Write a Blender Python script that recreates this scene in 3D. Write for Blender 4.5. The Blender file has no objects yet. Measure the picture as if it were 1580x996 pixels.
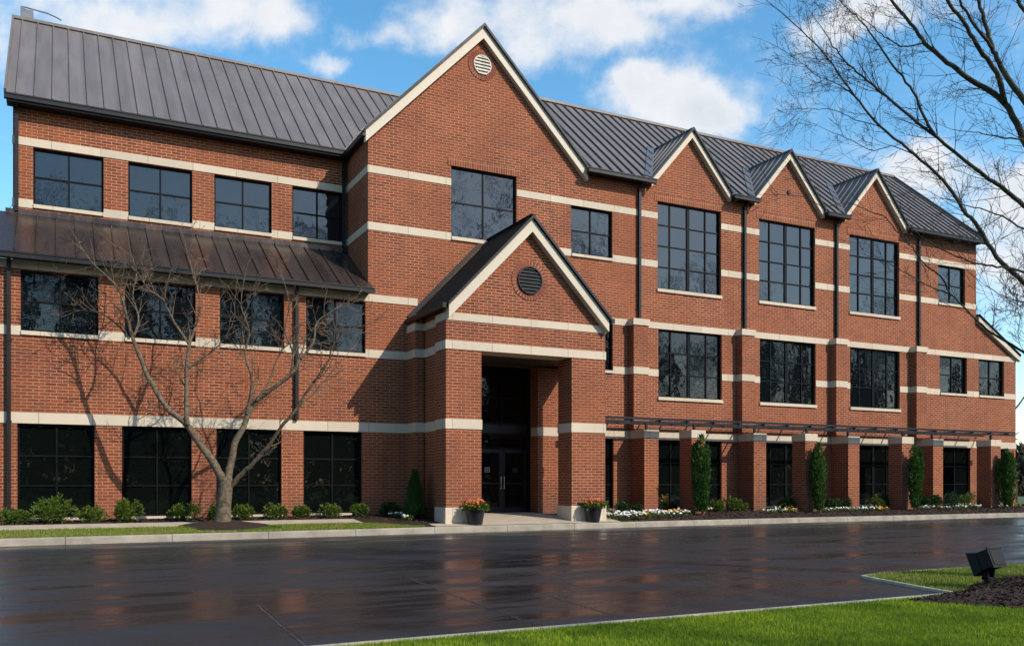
import bpy, bmesh, math, random
import numpy as np
from mathutils import Vector, Matrix
random.seed(7)
R = math.radians
SC = bpy.context.scene
COL = SC.collection

# ------------------------------------------------------------ camera, sky, sun, exposure
F_PX, HOR, MIDX, TH = 1382.0, 743.0, 790.0, math.atan(700 / 1382)   # measured on the 1580 px photograph
SN, CS = math.sin(TH), math.cos(TH)
CAM = Vector((-8.9484, -27.9754, 1.09))
cam = bpy.data.cameras.new('camera')
cam.sensor_width = 36.0
cam.lens = 36.0 * F_PX / 1580.0
cam.shift_y = (HOR - 498.0) / 1580.0
cam.clip_start, cam.clip_end = 0.1, 2000
co = bpy.data.objects.new('camera', cam)
COL.objects.link(co)
co.location = CAM
co.rotation_euler = (R(90), 0, -TH)
SC.camera = co

SUN = Vector((0.60, -1.0, 0.88)).normalized()          # towards the sun
sun_el = math.asin(SUN.z)
sun_az = math.atan2(SUN.x, SUN.y)                       # clockwise from +Y
sl = bpy.data.lights.new('sun', 'SUN')
sl.energy = 5.0
sl.angle = R(0.5)
sl.color = (1.0, 0.93, 0.83)
so = bpy.data.objects.new('sun', sl)
COL.objects.link(so)
so.rotation_euler = SUN.to_track_quat('Z', 'Y').to_euler()
so.location = (30, -60, 50)

W = bpy.data.worlds.new('World')
SC.world = W
W.use_nodes = True
SKY_STRENGTH = 0.10
SC.view_settings.view_transform = 'Standard'
SC.view_settings.look = 'None'
SC.view_settings.exposure = -0.08
SC.view_settings.gamma = 1.0
SC.view_settings.use_curve_mapping = False


class NT:
    """small helper that wires shader nodes"""
    def __init__(self, tree):
        self.t = tree

    def n(self, typ, ins=None, **props):
        nd = self.t.nodes.new(typ)
        for k, v in props.items():
            setattr(nd, k, v)
        for k, v in (ins or {}).items():
            if isinstance(v, bpy.types.NodeSocket):
                self.t.links.new(v, nd.inputs[k])
            else:
                nd.inputs[k].default_value = v
        return nd

    def m(self, op, a, b=None, c=None, clamp=False):
        ins = {0: a}
        if b is not None: ins[1] = b
        if c is not None: ins[2] = c
        return self.n('ShaderNodeMath', ins, operation=op, use_clamp=clamp).outputs[0]

    def mix(self, f, a, b, blend='MIX'):
        nd = self.n('ShaderNodeMix', data_type='RGBA', blend_type=blend)
        for k, v in ((0, f), (6, a), (7, b)):
            if isinstance(v, bpy.types.NodeSocket): self.t.links.new(v, nd.inputs[k])
            else: nd.inputs[k].default_value = v if k == 0 else (tuple(v) + (1,))[:4]
        return nd.outputs[2]

    def ramp(self, f, lo, hi, a=0.0, b=1.0, smooth=False):
        nd = self.n('ShaderNodeMapRange', {0: f, 1: lo, 2: hi, 3: a, 4: b})
        nd.clamp = True
        if smooth: nd.interpolation_type = 'SMOOTHSTEP'
        return nd.outputs[0]

    def noise(self, vec, scale, detail=4, rough=0.55, dist=0.0):
        ins = {'Scale': scale, 'Detail': detail, 'Roughness': rough, 'Distortion': dist}
        if vec is not None: ins['Vector'] = vec
        return self.n('ShaderNodeTexNoise', ins).outputs[0]


def build_sky():
    k = NT(W.node_tree)
    W.node_tree.nodes.clear()
    sky = k.n('ShaderNodeTexSky', sky_type='NISHITA', sun_disc=False, sun_elevation=sun_el, sun_rotation=sun_az,
              air_density=1.0, dust_density=0.6, ozone_density=1.4)
    hs = k.n('ShaderNodeHueSaturation', {'Hue': 0.488, 'Saturation': 1.28, 'Value': 2.5, 'Color': sky.outputs[0]})
    g = k.n('ShaderNodeTexCoord').outputs['Generated']
    dot = lambda v: k.n('ShaderNodeVectorMath', {0: g, 1: v}, operation='DOT_PRODUCT').outputs['Value']
    fwd, rgt, up = dot((SN, CS, 0)), dot((CS, -SN, 0)), dot((0, 0, 1))
    fs = k.m('MAXIMUM', fwd, 0.05)
    a, b = k.m('DIVIDE', rgt, fs), k.m('DIVIDE', up, fs)       # bearing and height of the sky direction
    wv = k.n('ShaderNodeCombineXYZ', {0: a, 1: b, 2: 0.0}).outputs[0]
    n1 = k.noise(wv, 10.0, 9, 0.62, 0.15)
    n2 = k.noise(wv, 2.3, 3, 0.5)
    nx = k.m('MULTIPLY_ADD', k.noise(k.n('ShaderNodeVectorMath', {0: wv, 1: (3.1, 7.7, 0)}, operation='ADD').outputs[0], 9, 5, 0.6), 0.10, -0.05)
    ny = k.m('MULTIPLY_ADD', k.noise(k.n('ShaderNodeVectorMath', {0: wv, 1: (9.4, 1.7, 0)}, operation='ADD').outputs[0], 9, 5, 0.6), 0.08, -0.04)
    aw, bw = k.m('ADD', a, nx), k.m('ADD', b, ny)
    clouds = [  # bearing, height, half width, half height, weight - cumulus puffs of this afternoon
        (-.33, .535, .13, .055, .95), (-.52, .53, .10, .045, .8), (-.43, .495, .07, .022, .7), (-.56, .47, .06, .04, .45),
        (-.20, .455, .045, .016, .7), (0.0, .525, .10, .05, .95), (-.08, .50, .07, .035, .55), (.04, .475, .05, .025, .5),
        (.14, .495, .065, .028, .9), (.19, .535, .09, .022, .9), (.19, .425, .085, .040, 1.25), (.14, .445, .035, .022, .8),
        (.41, .525, .085, .035, 1.0), (.285, .382, .02, .008, .5), (.23, .405, .05, .022, .9), (-.15, .49, .04, .02, .5), (.10, .52, .05, .03, .6), (-.26, .505, .05, .03, .6), (.36, .50, .05, .025, .6), (.44, .345, .055, .030, 1.1), (.57, .33, .08, .05, 1.2),
        (.56, .25, .09, .07, .9), (.70, .40, .12, .08, .9), (-.80, .40, .15, .10, .9), (-.75, .18, .2, .06, .8), (.9, .2, .2, .08, .9)]
    tot = None
    for (ca, cb, ra, rb, w) in clouds:
        ea = k.m('DIVIDE', k.m('SUBTRACT', aw, ca), ra)
        eb = k.m('DIVIDE', k.m('SUBTRACT', bw, cb), rb)
        d2 = k.m('ADD', k.m('MULTIPLY', ea, ea), k.m('MULTIPLY', eb, eb))
        e = k.m('MULTIPLY', k.m('EXPONENT', k.m('MULTIPLY', d2, -1.25)), w)
        tot = e if tot is None else k.m('ADD', tot, e)
    front = k.ramp(fwd, 0.1, 0.3)
    gn = k.noise(g, 3.2, 7, 0.58, 0.2)
    rear = k.ramp(gn, 0.58, 0.9, 0.0, 0.4)
    dens_f = k.m('ADD', tot, k.m('MULTIPLY_ADD', n1, 2.3, -1.36))
    mf = k.ramp(dens_f, -0.06, 0.90, smooth=True)
    wz = k.n('ShaderNodeMapping', {0: wv, 'Scale': (3.2, 9.0, 1), 'Rotation': (0, 0, R(-14))}).outputs[0]
    wisp = k.m('MULTIPLY', k.ramp(k.noise(wz, 1.6, 7, .62, .4), .50, .82, smooth=True), k.ramp(n2, .42, .62))
    mf = k.m('MAXIMUM', mf, k.m('MULTIPLY', wisp, .55))
    mask = k.m('ADD', k.m('MULTIPLY', mf, front), k.m('MULTIPLY', rear, k.m('SUBTRACT', 1.0, front)))
    mask = k.m('MULTIPLY', mask, k.ramp(up, 0.0, 0.08))
    # thick cloud: bright tops, faintly grey bellies
    thick = k.ramp(k.m('ADD', dens_f, k.m('MULTIPLY', n2, 0.5)), 0.7, 1.9)
    ccol = k.mix(k.m('MULTIPLY', thick, k.ramp(n1, 0.60, 0.36)), (9.6, 9.8, 10.1), (6.6, 7.1, 8.0))
    col = k.mix(k.m('MULTIPLY', mask, 0.96), hs.outputs[0], ccol)
    bg = k.n('ShaderNodeBackground', {'Color': col, 'Strength': SKY_STRENGTH})
    out = k.n('ShaderNodeOutputWorld')
    W.node_tree.links.new(bg.outputs[0], out.inputs[0])


build_sky()


# ------------------------------------------------------------ helpers
def at_Y(u, v, Y):
    """point on the upright plane Y seen at photo pixel u, v"""
    a, b = (u - MIDX) / F_PX, (HOR - v) / F_PX
    d = Vector((SN + a * CS, CS - a * SN, b))
    return CAM + d * ((Y - CAM.y) / d.y)


def at_D(u, v, dep):
    a, b = (u - MIDX) / F_PX, (HOR - v) / F_PX
    return CAM + Vector((SN + a * CS, CS - a * SN, b)) * dep


def material(name):
    m = bpy.data.materials.new(name)
    m.use_nodes = True
    m.node_tree.nodes.clear()
    k = NT(m.node_tree)
    p = k.n('ShaderNodeBsdfPrincipled')
    o = k.n('ShaderNodeOutputMaterial')
    m.node_tree.links.new(p.outputs[0], o.inputs[0])
    return m, k, p


def setp(k, p, **kw):
    names = dict(color='Base Color', rough='Roughness', metal='Metallic', ior='IOR', normal='Normal', spec='Specular IOR Level',
                 coat='Coat Weight', coatrough='Coat Roughness', trans='Transmission Weight')
    for a, v in kw.items():
        s = p.inputs[names[a]]
        if isinstance(v, bpy.types.NodeSocket): k.t.links.new(v, s)
        else: s.default_value = tuple(v) + (1,) if a == 'color' else v


def bump(k, h, strength, dist):
    return k.n('ShaderNodeBump', {'Height': h, 'Strength': strength, 'Distance': dist}).outputs[0]


def objco(k):
    return k.n('ShaderNodeTexCoord').outputs['Object']


def brick_mat(name, soldier=False):
    m, k, p = material(name)
    oc = objco(k)
    s = k.n('ShaderNodeSeparateXYZ', {0: oc})
    h = k.m('ADD', s.outputs[0], s.outputs[1])
    wob = k.m('MULTIPLY_ADD', k.noise(oc, 3.0, 2), 0.012, -0.006)
    z = k.m('ADD', s.outputs[2], wob)
    vec = k.n('ShaderNodeCombineXYZ', {0: z, 1: h, 2: 0.0} if soldier else {0: h, 1: z, 2: 0.0}).outputs[0]
    bt = k.n('ShaderNodeTexBrick', {'Vector': vec, 'Color1': (.270, .058, .018, 1), 'Color2': (.130, .026, .012, 1),
                                    'Mortar': (.48, .305, .185, 1), 'Scale': 1.0, 'Mortar Size': 0.0108, 'Mortar Smooth': 0.25,
                                    'Bias': -0.1, 'Brick Width': 0.40 if soldier else 0.29, 'Row Height': 0.0915}, offset=0.0 if soldier else 0.5)
    st = k.noise(oc, 0.55, 4, 0.6)
    col = k.mix(k.ramp(st, .38, .68, 0, .5), bt.outputs['Color'], (.155, .045, .022))
    fine = k.noise(oc, 9.0, 3)
    col = k.mix(k.ramp(fine, .5, .72, 0, .38), col, (.36, .135, .075))
    dk = k.noise(oc, 4.3, 4, .6)
    col = k.mix(k.ramp(dk, .58, .75, 0, .40), col, (.075, .026, .018))
    # weather streaks run down the masonry
    sv = k.n('ShaderNodeMapping', {0: oc, 'Scale': (2.2, 2.2, .16)}).outputs[0]
    col = k.mix(k.ramp(k.noise(sv, 1.3, 5, .6), .52, .78, 0, .42), col, (.085, .034, .022))
    col = k.mix(k.m('MULTIPLY', k.ramp(s.outputs[2], .9, -.1), k.ramp(k.noise(oc, 2.5, 5, .65), .3, .7)), col, (.10, .06, .042))
    lg = k.noise(k.n('ShaderNodeVectorMath', {0: oc, 1: (31, 17, 5)}, operation='ADD').outputs[0], .23, 3)
    col = k.mix(k.ramp(lg, .42, .66, 0, .30), col, (.33, .098, .036))
    rr = k.ramp(fine, .3, .7, .78, .95)
    setp(k, p, color=col, rough=rr, spec=.25, normal=bump(k, k.m('SUBTRACT', 1.0, bt.outputs['Fac']), .7, .012))
    return m


def stone_mat(name, base=(.62, .515, .385), dark=(.48, .395, .295)):
    m, k, p = material(name)
    oc = objco(k)
    s = k.n('ShaderNodeSeparateXYZ', {0: oc})
    h = k.m('ADD', s.outputs[0], s.outputs[1])
    vec = k.n('ShaderNodeCombineXYZ', {0: h, 1: 0.37, 2: 0.0}).outputs[0]
    bt = k.n('ShaderNodeTexBrick', {'Vector': vec, 'Color1': (1, 1, 1, 1), 'Color2': (.86, .86, .86, 1), 'Mortar': (.45, .42, .38, 1), 'Scale': 1.0,
                                    'Mortar Size': 0.008, 'Mortar Smooth': .1, 'Brick Width': 1.35, 'Row Height': 50.0}, offset=0.0)
    st = k.noise(oc, 1.1, 6, .65)
    sv = k.n('ShaderNodeMapping', {0: oc, 'Scale': (5, 5, .7)}).outputs[0]
    col = k.mix(k.ramp(st, .35, .75, 0, .55), base, dark)
    col = k.mix(k.ramp(k.noise(sv, 1.0, 4, .6), .58, .88, 0, .4), col, (.30, .25, .20))
    col = k.mix(1.0, col, bt.outputs['Color'], 'MULTIPLY')
    setp(k, p, color=col, rough=.85, spec=.25, normal=bump(k, k.noise(oc, 40, 3), .25, .01))
    return m


def roof_mat(name, base, alt, rough=(.32, .5), sheen=.5, metal=.35):
    m, k, p = material(name)
    oc = objco(k)
    sv = k.n('ShaderNodeMapping', {0: oc, 'Scale': (2.0, .35, .35)}).outputs[0]
    st = k.noise(sv, 1.4, 6, .62)
    s = k.n('ShaderNodeSeparateXYZ', {0: oc})
    pan = k.n('ShaderNodeTexWhiteNoise', {'W': k.m('FLOOR', k.m('DIVIDE', s.outputs[0], .46))}, noise_dimensions='1D').outputs[0]
    col = k.mix(k.ramp(st, .3, .72), base, alt)
    col = k.mix(k.m('MULTIPLY', pan, .28), col, tuple(c * .55 for c in base))
    oil = k.noise(k.n('ShaderNodeMapping', {0: oc, 'Scale': (3, 1, 1)}).outputs[0], 1.2, 2)
    setp(k, p, color=col, rough=k.ramp(st, .3, .7, *rough), metal=metal, spec=sheen, normal=bump(k, oil, .25, .02))
    return m


def plain_mat(name, col, rough=.5, metal=0.0, var=.25, scale=6.0, spec=.5, bmp=0.0, bscale=30.0):
    m, k, p = material(name)
    oc = objco(k)
    n = k.noise(oc, scale, 5, .6)
    c = k.mix(k.ramp(n, .3, .7), tuple(x * (1 - var) for x in col), tuple(min(1, x * (1 + var)) for x in col))
    setp(k, p, color=c, rough=k.ramp(n, .3, .7, max(.02, rough - .08), rough + .08), metal=metal, spec=spec)
    if bmp: setp(k, p, normal=bump(k, k.noise(oc, bscale, 4), bmp, .01))
    return m


def glass_mat(name, base, ior, wav=.05):
    m, k, p = material(name)
    oc = objco(k)
    geo = k.n('ShaderNodeNewGeometry')
    # each sheet of float glass sits a hair out of true and is slightly wavy
    n = k.noise(oc, 1.3, 2)
    n2 = k.noise(oc, 5.0, 2)
    hgt = k.m('ADD', n, k.m('MULTIPLY', n2, .12))
    setp(k, p, color=base, rough=.015, ior=ior, normal=bump(k, hgt, wav, .12))
    return m


def leaf_mat(name, c1, c2, c3, rough=.55, tl=.25, big_scale=2.2):
    m, k, p = material(name)
    oc = objco(k)
    geo = k.n('ShaderNodeNewGeometry')
    rnd = geo.outputs['Random Per Island']
    big = k.noise(oc, big_scale, 4, .6)
    col = k.mix(k.ramp(rnd, 0, 1), c1, c2)
    col = k.mix(k.ramp(big, .45, .68, 0, .85), col, c3)
    setp(k, p, color=col, rough=rough, spec=.3)
    tr = k.n('ShaderNodeBsdfTranslucent', {'Color': col})
    ms = k.n('ShaderNodeMixShader', {0: tl, 1: p.outputs[0], 2: tr.outputs[0]})
    out = [n for n in m.node_tree.nodes if n.type == 'OUTPUT_MATERIAL'][0]
    m.node_tree.links.new(ms.outputs[0], out.inputs[0])
    return m


M = {}
M['brick'] = brick_mat('brick')
M['soldier'] = brick_mat('soldier brick', True)
M['stone'] = stone_mat('cast stone')
M['trim'] = plain_mat('cream rake board', (.56, .475, .36), .6, var=.08, scale=1.5)
M['roof'] = roof_mat('dark standing seam steel', (.140, .118, .108), (.19, .165, .153), (.42, .6), .4, .12)
M['roofdark'] = roof_mat('black standing seam steel', (.007, .007, .008), (.012, .012, .013), (.75, .9), .06, .0)
M['copper'] = roof_mat('brown copper roofing', (.050, .036, .031), (.095, .066, .054), (.16, .42), .6, .5)
M['flash'] = plain_mat('grey flashing', (.15, .15, .16), .4, .4, .2, 3)
M['black'] = plain_mat('black aluminium', (.010, .010, .011), .5, .0, .25, 4, .3)
M['frame'] = plain_mat('black window frame', (.004, .0045, .005), .5, .0, .2, 4, .12)
M['glass'] = glass_mat('tinted glass', (.004, .007, .010), 1.72, .07)
M['glassmid'] = glass_mat('tinted glass, lower storeys', (.004, .006, .007), 1.50, .05)
M['glassdark'] = glass_mat('dark storefront glass', (.003, .0045, .004), 1.42, .05)
M['spandrel'] = plain_mat('dark spandrel panel', (.008, .010, .012), .35)
M['seamshadow'] = plain_mat('roof seams with painted shadow', (.020, .020, .022), .55, .1, .2, 4)  # black shadow stripes of the right roof's seams, put into the rib colour
M['steel'] = plain_mat('brushed steel', (.6, .6, .6), .3, .9, .1)
M['soffit'] = plain_mat('bronze soffit', (.05, .043, .036), .6)
M['vent'] = plain_mat('cream louvre', (.5, .45, .36), .6)
M['dirtwhite'] = plain_mat('notice paper', (.22, .23, .25), .6)


class MB:
    def __init__(self):
        self.v, self.f = [], []

    def add(self, vs, fs):
        o = len(self.v)
        self.v += [tuple(x) for x in vs]
        self.f += [tuple(i + o for i in f) for f in fs]

    def quad(self, *ps):
        self.add(ps, [tuple(range(len(ps)))])

    def box(self, x0, x1, y0, y1, z0, z1):
        self.add([(x0, y0, z0), (x1, y0, z0), (x1, y1, z0), (x0, y1, z0), (x0, y0, z1), (x1, y0, z1), (x1, y1, z1), (x0, y1, z1)],
                 [(0, 3, 2, 1), (4, 5, 6, 7), (0, 1, 5, 4), (1, 2, 6, 5), (2, 3, 7, 6), (3, 0, 4, 7)])

    def prism(self, poly, y0, y1):
        """polygon in x-z pushed from y0 to y1"""
        n = len(poly)
        vs = [(x, y0, z) for x, z in poly] + [(x, y1, z) for x, z in poly]
        self.add(vs, [tuple(range(n)), tuple(range(2 * n - 1, n - 1, -1))] + [(i, i + n, (i + 1) % n + n, (i + 1) % n) for i in range(n)])

    def slab(self, poly, t):
        """3-d polygon thickened downwards by t"""
        n = len(poly)
        vs = list(poly) + [(x, y, z - t) for x, y, z in poly]
        self.add(vs, [tuple(range(n)), tuple(range(2 * n - 1, n - 1, -1))] + [(i, i + n, (i + 1) % n + n, (i + 1) % n) for i in range(n)])

    def bar(self, a, b, w, h, up=(0, 0, 1)):
        a, b = Vector(a), Vector(b)
        d = (b - a).normalized()
        s = d.cross(Vector(up))
        if s.length < 1e-4: s = d.cross(Vector((1, 0, 0)))
        s.normalize()
        u = s.cross(d).normalized()
        vs = []
        for p in (a, b):
            for i, j in ((-1, -1), (1, -1), (1, 1), (-1, 1)):
                vs.append(p + s * (i * w / 2) + u * (j * h / 2))
        self.add(vs, [(0, 1, 2, 3), (7, 6, 5, 4), (0, 4, 5, 1), (1, 5, 6, 2), (2, 6, 7, 3), (3, 7, 4, 0)])

    def tube(self, pts, rad, n=8, cap=True):
        pts = [Vector(p) for p in pts]
        if not hasattr(rad, '__len__'): rad = [rad] * len(pts)
        o = len(self.v)
        prev = None
        for i, p in enumerate(pts):
            d = (pts[min(i + 1, len(pts) - 1)] - pts[max(i - 1, 0)])
            if d.length < 1e-6: d = Vector((0, 0, 1))
            d.normalize()
            if prev is None:
                s = d.cross(Vector((0.31, 0.9, 0.2)))
                if s.length < .05: s = d.cross(Vector((1, 0, 0)))
            else:
                s = prev - d * prev.dot(d)
            s.normalize()
            prev = s
            t = d.cross(s)
            for j in range(n):
                a = 2 * math.pi * j / n
                self.v.append(tuple(p + (s * math.cos(a) + t * math.sin(a)) * rad[i]))
        for i in range(len(pts) - 1):
            for j in range(n):
                k = (j + 1) % n
                self.f.append((o + i * n + j, o + i * n + k, o + (i + 1) * n + k, o + (i + 1) * n + j))
        if cap:
            self.f.append(tuple(o + j for j in range(n))[::-1])
            self.f.append(tuple(o + (len(pts) - 1) * n + j for j in range(n)))

    def lathe(self, prof, c, n=24):
        o = len(self.v)
        for r, z in prof:
            for j in range(n):
                a = 2 * math.pi * j / n
                self.v.append((c[0] + r * math.cos(a), c[1] + r * math.sin(a), c[2] + z))
        for i in range(len(prof) - 1):
            for j in range(n):
                k = (j + 1) % n
                self.f.append((o + i * n + j, o + i * n + k, o + (i + 1) * n + k, o + (i + 1) * n + j))

    def disc(self, c, r, n=32, y=None):
        self.add([(c[0] + r * math.cos(2 * math.pi * j / n), c[1], c[2] + r * math.sin(2 * math.pi * j / n)) for j in range(n)], [tuple(range(n))])

    def build(self, name, mat, parent=None, smooth=False, bevel=0):
        me = bpy.data.meshes.new(name)
        me.from_pydata(self.v, [], self.f)
        me.validate()
        me.update()
        o = bpy.data.objects.new(name, me)
        COL.objects.link(o)
        if mat: me.materials.append(M[mat] if isinstance(mat, str) else mat)
        if parent:
            o.parent = parent
            o.matrix_parent_inverse = Matrix.Translation(parent.matrix_basis.translation).inverted() if False else Matrix()
        if smooth:
            for p in me.polygons: p.use_smooth = True
        if bevel:
            b = o.modifiers.new('edge', 'BEVEL')
            b.width, b.segments, b.limit_method = bevel, 2, 'ANGLE'
        return o


def tag(o, label, cat, group=None, kind=None):
    if label: o['label'] = label
    if cat: o['category'] = cat
    if group: o['group'] = group
    if kind: o['kind'] = kind
    return o


def thing(name, label, cat, loc=(0, 0, 0), group=None, rz=0):
    o = bpy.data.objects.new(name, None)
    COL.objects.link(o)
    o.location = loc
    o.rotation_euler = (0, 0, rz)
    return tag(o, label, cat, group)


def copy_tree(o, parent=None):
    c = o.copy()
    COL.objects.link(c)
    c.parent = parent
    for ch in list(o.children): copy_tree(ch, c)
    return c


def cuts(a, b, holes):
    """interval a..b minus holes"""
    out, x = [], a
    for h0, h1 in sorted(holes):
        if h1 <= x or h0 >= b: continue
        if h0 > x: out.append((x, h0))
        x = max(x, h1)
    if x < b: out.append((x, b))
    return out


# ------------------------------------------------------------ the office building
BLD = thing('office_building', 'red brick three storey office building with cream stone bands, dark metal roofs and gables', 'building')
GB, LE, CP, B2, B1 = (2.70, 3.00), (5.11, 5.37), (6.93, 7.17), (9.26, 9.51), (11.11, 11.35)    # stone courses
EAVE = 12.45
REV = 0.10                       # window set back
SL = 0.866                       # main roof slope


def wall(x0, x1, z0, z1, Y, holes, name='wall', depth=.22, extra=None, mat='brick'):
    mb = MB()
    xs = sorted({x0, x1} | {h[0] for h in holes} | {h[1] for h in holes})
    zs = sorted({z0, z1} | {h[2] for h in holes} | {h[3] for h in holes})
    xs = [x for x in xs if x0 <= x <= x1]
    zs = [z for z in zs if z0 <= z <= z1]
    for i in range(len(xs) - 1):
        for j in range(len(zs) - 1):
            cx, cz = (xs[i] + xs[i + 1]) / 2, (zs[j] + zs[j + 1]) / 2
            if any(h[0] < cx < h[1] and h[2] < cz < h[3] for h in holes): continue
            mb.quad((xs[i], Y, zs[j]), (xs[i + 1], Y, zs[j]), (xs[i + 1], Y, zs[j + 1]), (xs[i], Y, zs[j + 1]))
    for a, b, c, d in holes:
        D = Y + depth
        mb.quad((a, Y, c), (a, Y, d), (a, D, d), (a, D, c))
        mb.quad((b, Y, c), (b, D, c), (b, D, d), (b, Y, d))
        mb.quad((a, Y, d), (b, Y, d), (b, D, d), (a, D, d))
        mb.quad((a, Y, c), (a, D, c), (b, D, c), (b, Y, c))
    if extra: extra(mb)
    return mb.build(name, mat, BLD)


def window(x0, x1, z0, z1, Y, cols, rows, glass='glass', sill=None, lintel=0.0, thick=None):
    """black framed window: frame is the part, pane / sill / lintel are its sub-parts"""
    fw, d = .055, .07
    ya, yb = Y + REV, Y + REV + d
    mb = MB()
    mb.box(x0, x0 + fw, ya, yb, z0, z1)
    mb.box(x1 - fw, x1, ya, yb, z0, z1)
    mb.box(x0 + fw, x1 - fw, ya, yb, z1 - fw, z1)
    mb.box(x0 + fw, x1 - fw, ya, yb, z0, z0 + fw)
    ix0, ix1, iz0, iz1 = x0 + fw, x1 - fw, z0 + fw, z1 - fw
    cx = [ix0 + (ix1 - ix0) * c for c in cols]
    for i, c in enumerate(cx):
        w = .05 if (thick is None or i != thick) else .13
        mb.box(c - w / 2, c + w / 2, ya + .008, yb - .006, iz0, iz1)
    edges = [ix0] + cx + [ix1]
    for r in range(1, rows):
        zz = iz0 + (iz1 - iz0) * r / rows
        for i in range(len(edges) - 1):
            wl = .065 if thick is not None and i - 1 == thick else .025
            wr = .065 if thick is not None and i == thick else .025
            mb.box(edges[i] + (wl if i else 0), edges[i + 1] - (wr if i < len(edges) - 2 else 0), ya + .012, yb - .010, zz - .024, zz + .024)
    w = mb.build('window', 'frame', BLD)
    g = MB()
    # every light of glass is its own slightly tilted sheet inside the one pane mesh
    rz = [iz0 + (iz1 - iz0) * r / rows for r in range(rows + 1)]
    for i in range(len(edges) - 1):
        for r in range(rows):
            t1, t2 = random.uniform(-.003, .003), random.uniform(-.003, .003)
            yg = ya + .045
            g.quad((edges[i], yg, rz[r]), (edges[i + 1], yg + t1, rz[r]), (edges[i + 1], yg + t1 + t2, rz[r + 1]), (edges[i], yg + t2, rz[r + 1]))
    g.build('pane', glass, w)
    if sill:
        s = MB()
        s.box(x0 - .03 if sill[2] else x0 + .004, x1 + .03 if sill[2] else x1 - .004, Y - .06, Y + REV - .004, sill[0], sill[1])
        s.build('sill', 'stone', w, bevel=.008)
    if lintel:
        s = MB()
        s.box(x0 - .14, x1 + .14, Y - .012, Y + .02, z1 + .003, z1 + lintel)
        s.build('lintel', 'soldier', w)
    return w


C2, C4 = [.5], [.205, .5, .785]
w_l = [(-9.87, -7.93), (-7.25, -5.31), (-4.62, -2.70), (-2.02, -.09)]
w_g = [(-9.95, -8.03), (-7.32, -5.42), (-4.72, -2.78), (-2.10, -.20)]
w_u = [(-9.62, -7.70), (-7.00, -5.10), (-4.42, -2.58), (-1.89, -.14)]
bays = [12.98, 18.03, 23.13]
HB = 1.54
main_holes, wins = [], []


def reg(x0, x1, z0, z1, **kw):
    main_holes.append((x0, x1, z0, z1))
    wins.append((x0, x1, z0, z1, kw))


for a, b in w_l: reg(a, b, 5.24, 6.90, cols=C2, rows=2, sill=(5.12, 5.235, 0), glass='glassmid')
for a, b in w_g: reg(a, b, .10, 2.695, cols=C2, rows=3, glass='glassdark', sill=(.02, .095, 1))
reg(2.91, 5.40, 9.40, 11.79, cols=C2, rows=2, sill=(9.27, 9.395, 0), lintel=.28)
for a, b in ((7.62, 9.40), (27.25, 29.13)): reg(a, b, 9.37, 11.10, cols=C2, rows=2, sill=(9.26, 9.365, 0))
for a, b in ((7.62, 9.42), (27.37, 29.26), (30.10, 31.97)): reg(a, b, 5.22, 6.92, cols=C2, rows=2, sill=(5.11, 5.215, 0), glass='glassmid')
for x in bays:
    reg(x - HB, x + HB, 8.47, 11.80, cols=C4, rows=4, thick=1, sill=(8.34, 8.465, 1), lintel=.28)
    reg(x - HB + .04, x + HB + .04, 4.34, 6.92, cols=C4, rows=3, thick=1, sill=(4.21, 4.335, 1), glass='glassmid')
    reg(x - HB + .04, x + HB + .04, .10, 2.695, cols=C4, rows=3, thick=1, sill=(.02, .095, 1), glass='glassdark')
for a, b in ((7.62, 9.45), (27.55, 29.50), (30.15, 32.25)): reg(a, b, .10, 2.695, cols=C2, rows=3, sill=(.02, .095, 1), glass='glassdark')
CURT = (2.62, 5.96, 0.0, 5.10)
main_holes.append(CURT)


def gables(mb):
    def clip_tri(xc, hw, apex):
        mb.quad((xc - hw, 0, EAVE), (xc + hw, 0, EAVE), (xc, 0, apex))
    clip_tri(4.05, 4.05, 16.50)
    for x in DORM: clip_tri(x, 1.86, 14.52)
    mb.quad((29.92, 0, CP[1]), (32.86, 0, CP[1]), (29.92, 0, 8.86))


DORM = [12.96, 18.0, 23.03]
lower = [h for h in main_holes if h[3] < 7.2]
upper = [h for h in main_holes if h[2] > 7.2]
# lower two storeys run the whole length, the upper wall starts at the tall gabled block
wall(-10.6, 32.86, -.35, CP[1], 0, lower)
wall(0, 29.92, CP[1], EAVE, 0, upper, extra=gables)
wall(-10.15, 0, 7.0, 12.75, 2.4, [(a, b, 9.39, 11.09) for a, b in w_u])
mb = MB()
mb.quad((0, 0, CP[1]), (0, 0, EAVE), (0, 2.4, EAVE), (0, 2.4, CP[1]))                       # flank of the tall block
mb.build('side_wall', 'brick', BLD)
mb = MB()
mb.quad((-10.15, 2.4, 7.0), (-10.15, 12.4, 7.0), (-10.15, 12.4, 12.7), (-10.15, 7.4, 17.0), (-10.15, 2.4, 12.7))
mb.quad((29.92, 0, 7.1), (29.92, 10, 7.1), (29.92, 10, EAVE + .3), (29.92, 5, 17.0), (29.92, 0, EAVE + .3))
mb.quad((-10.6, 0, -.35), (-10.6, 12.4, -.35), (-10.6, 12.4, 7.2), (-10.6, 0, 7.2))
mb.quad((32.86, 0, -.35), (32.86, 12.4, -.35), (32.86, 12.4, 7.2), (32.86, 0, 7.2))
mb.quad((-10.6, 12.4, -.35), (32.86, 12.4, -.35), (32.86, 12.4, 7.2), (29.92, 12.4, 7.2), (29.92, 12.4, 12.7), (-10.15, 12.4, 12.7), (-10.15, 12.4, 7.2), (-10.6, 12.4, 7.2))
mb.build('end_wall', 'brick', BLD)

for (a, b, c, d, kw) in wins: window(a, b, c, d, 0, **kw)
for a, b in w_u: window(a, b, 9.39, 11.09, 2.4, C2, 2, sill=(9.27, 9.385, 0))

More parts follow.
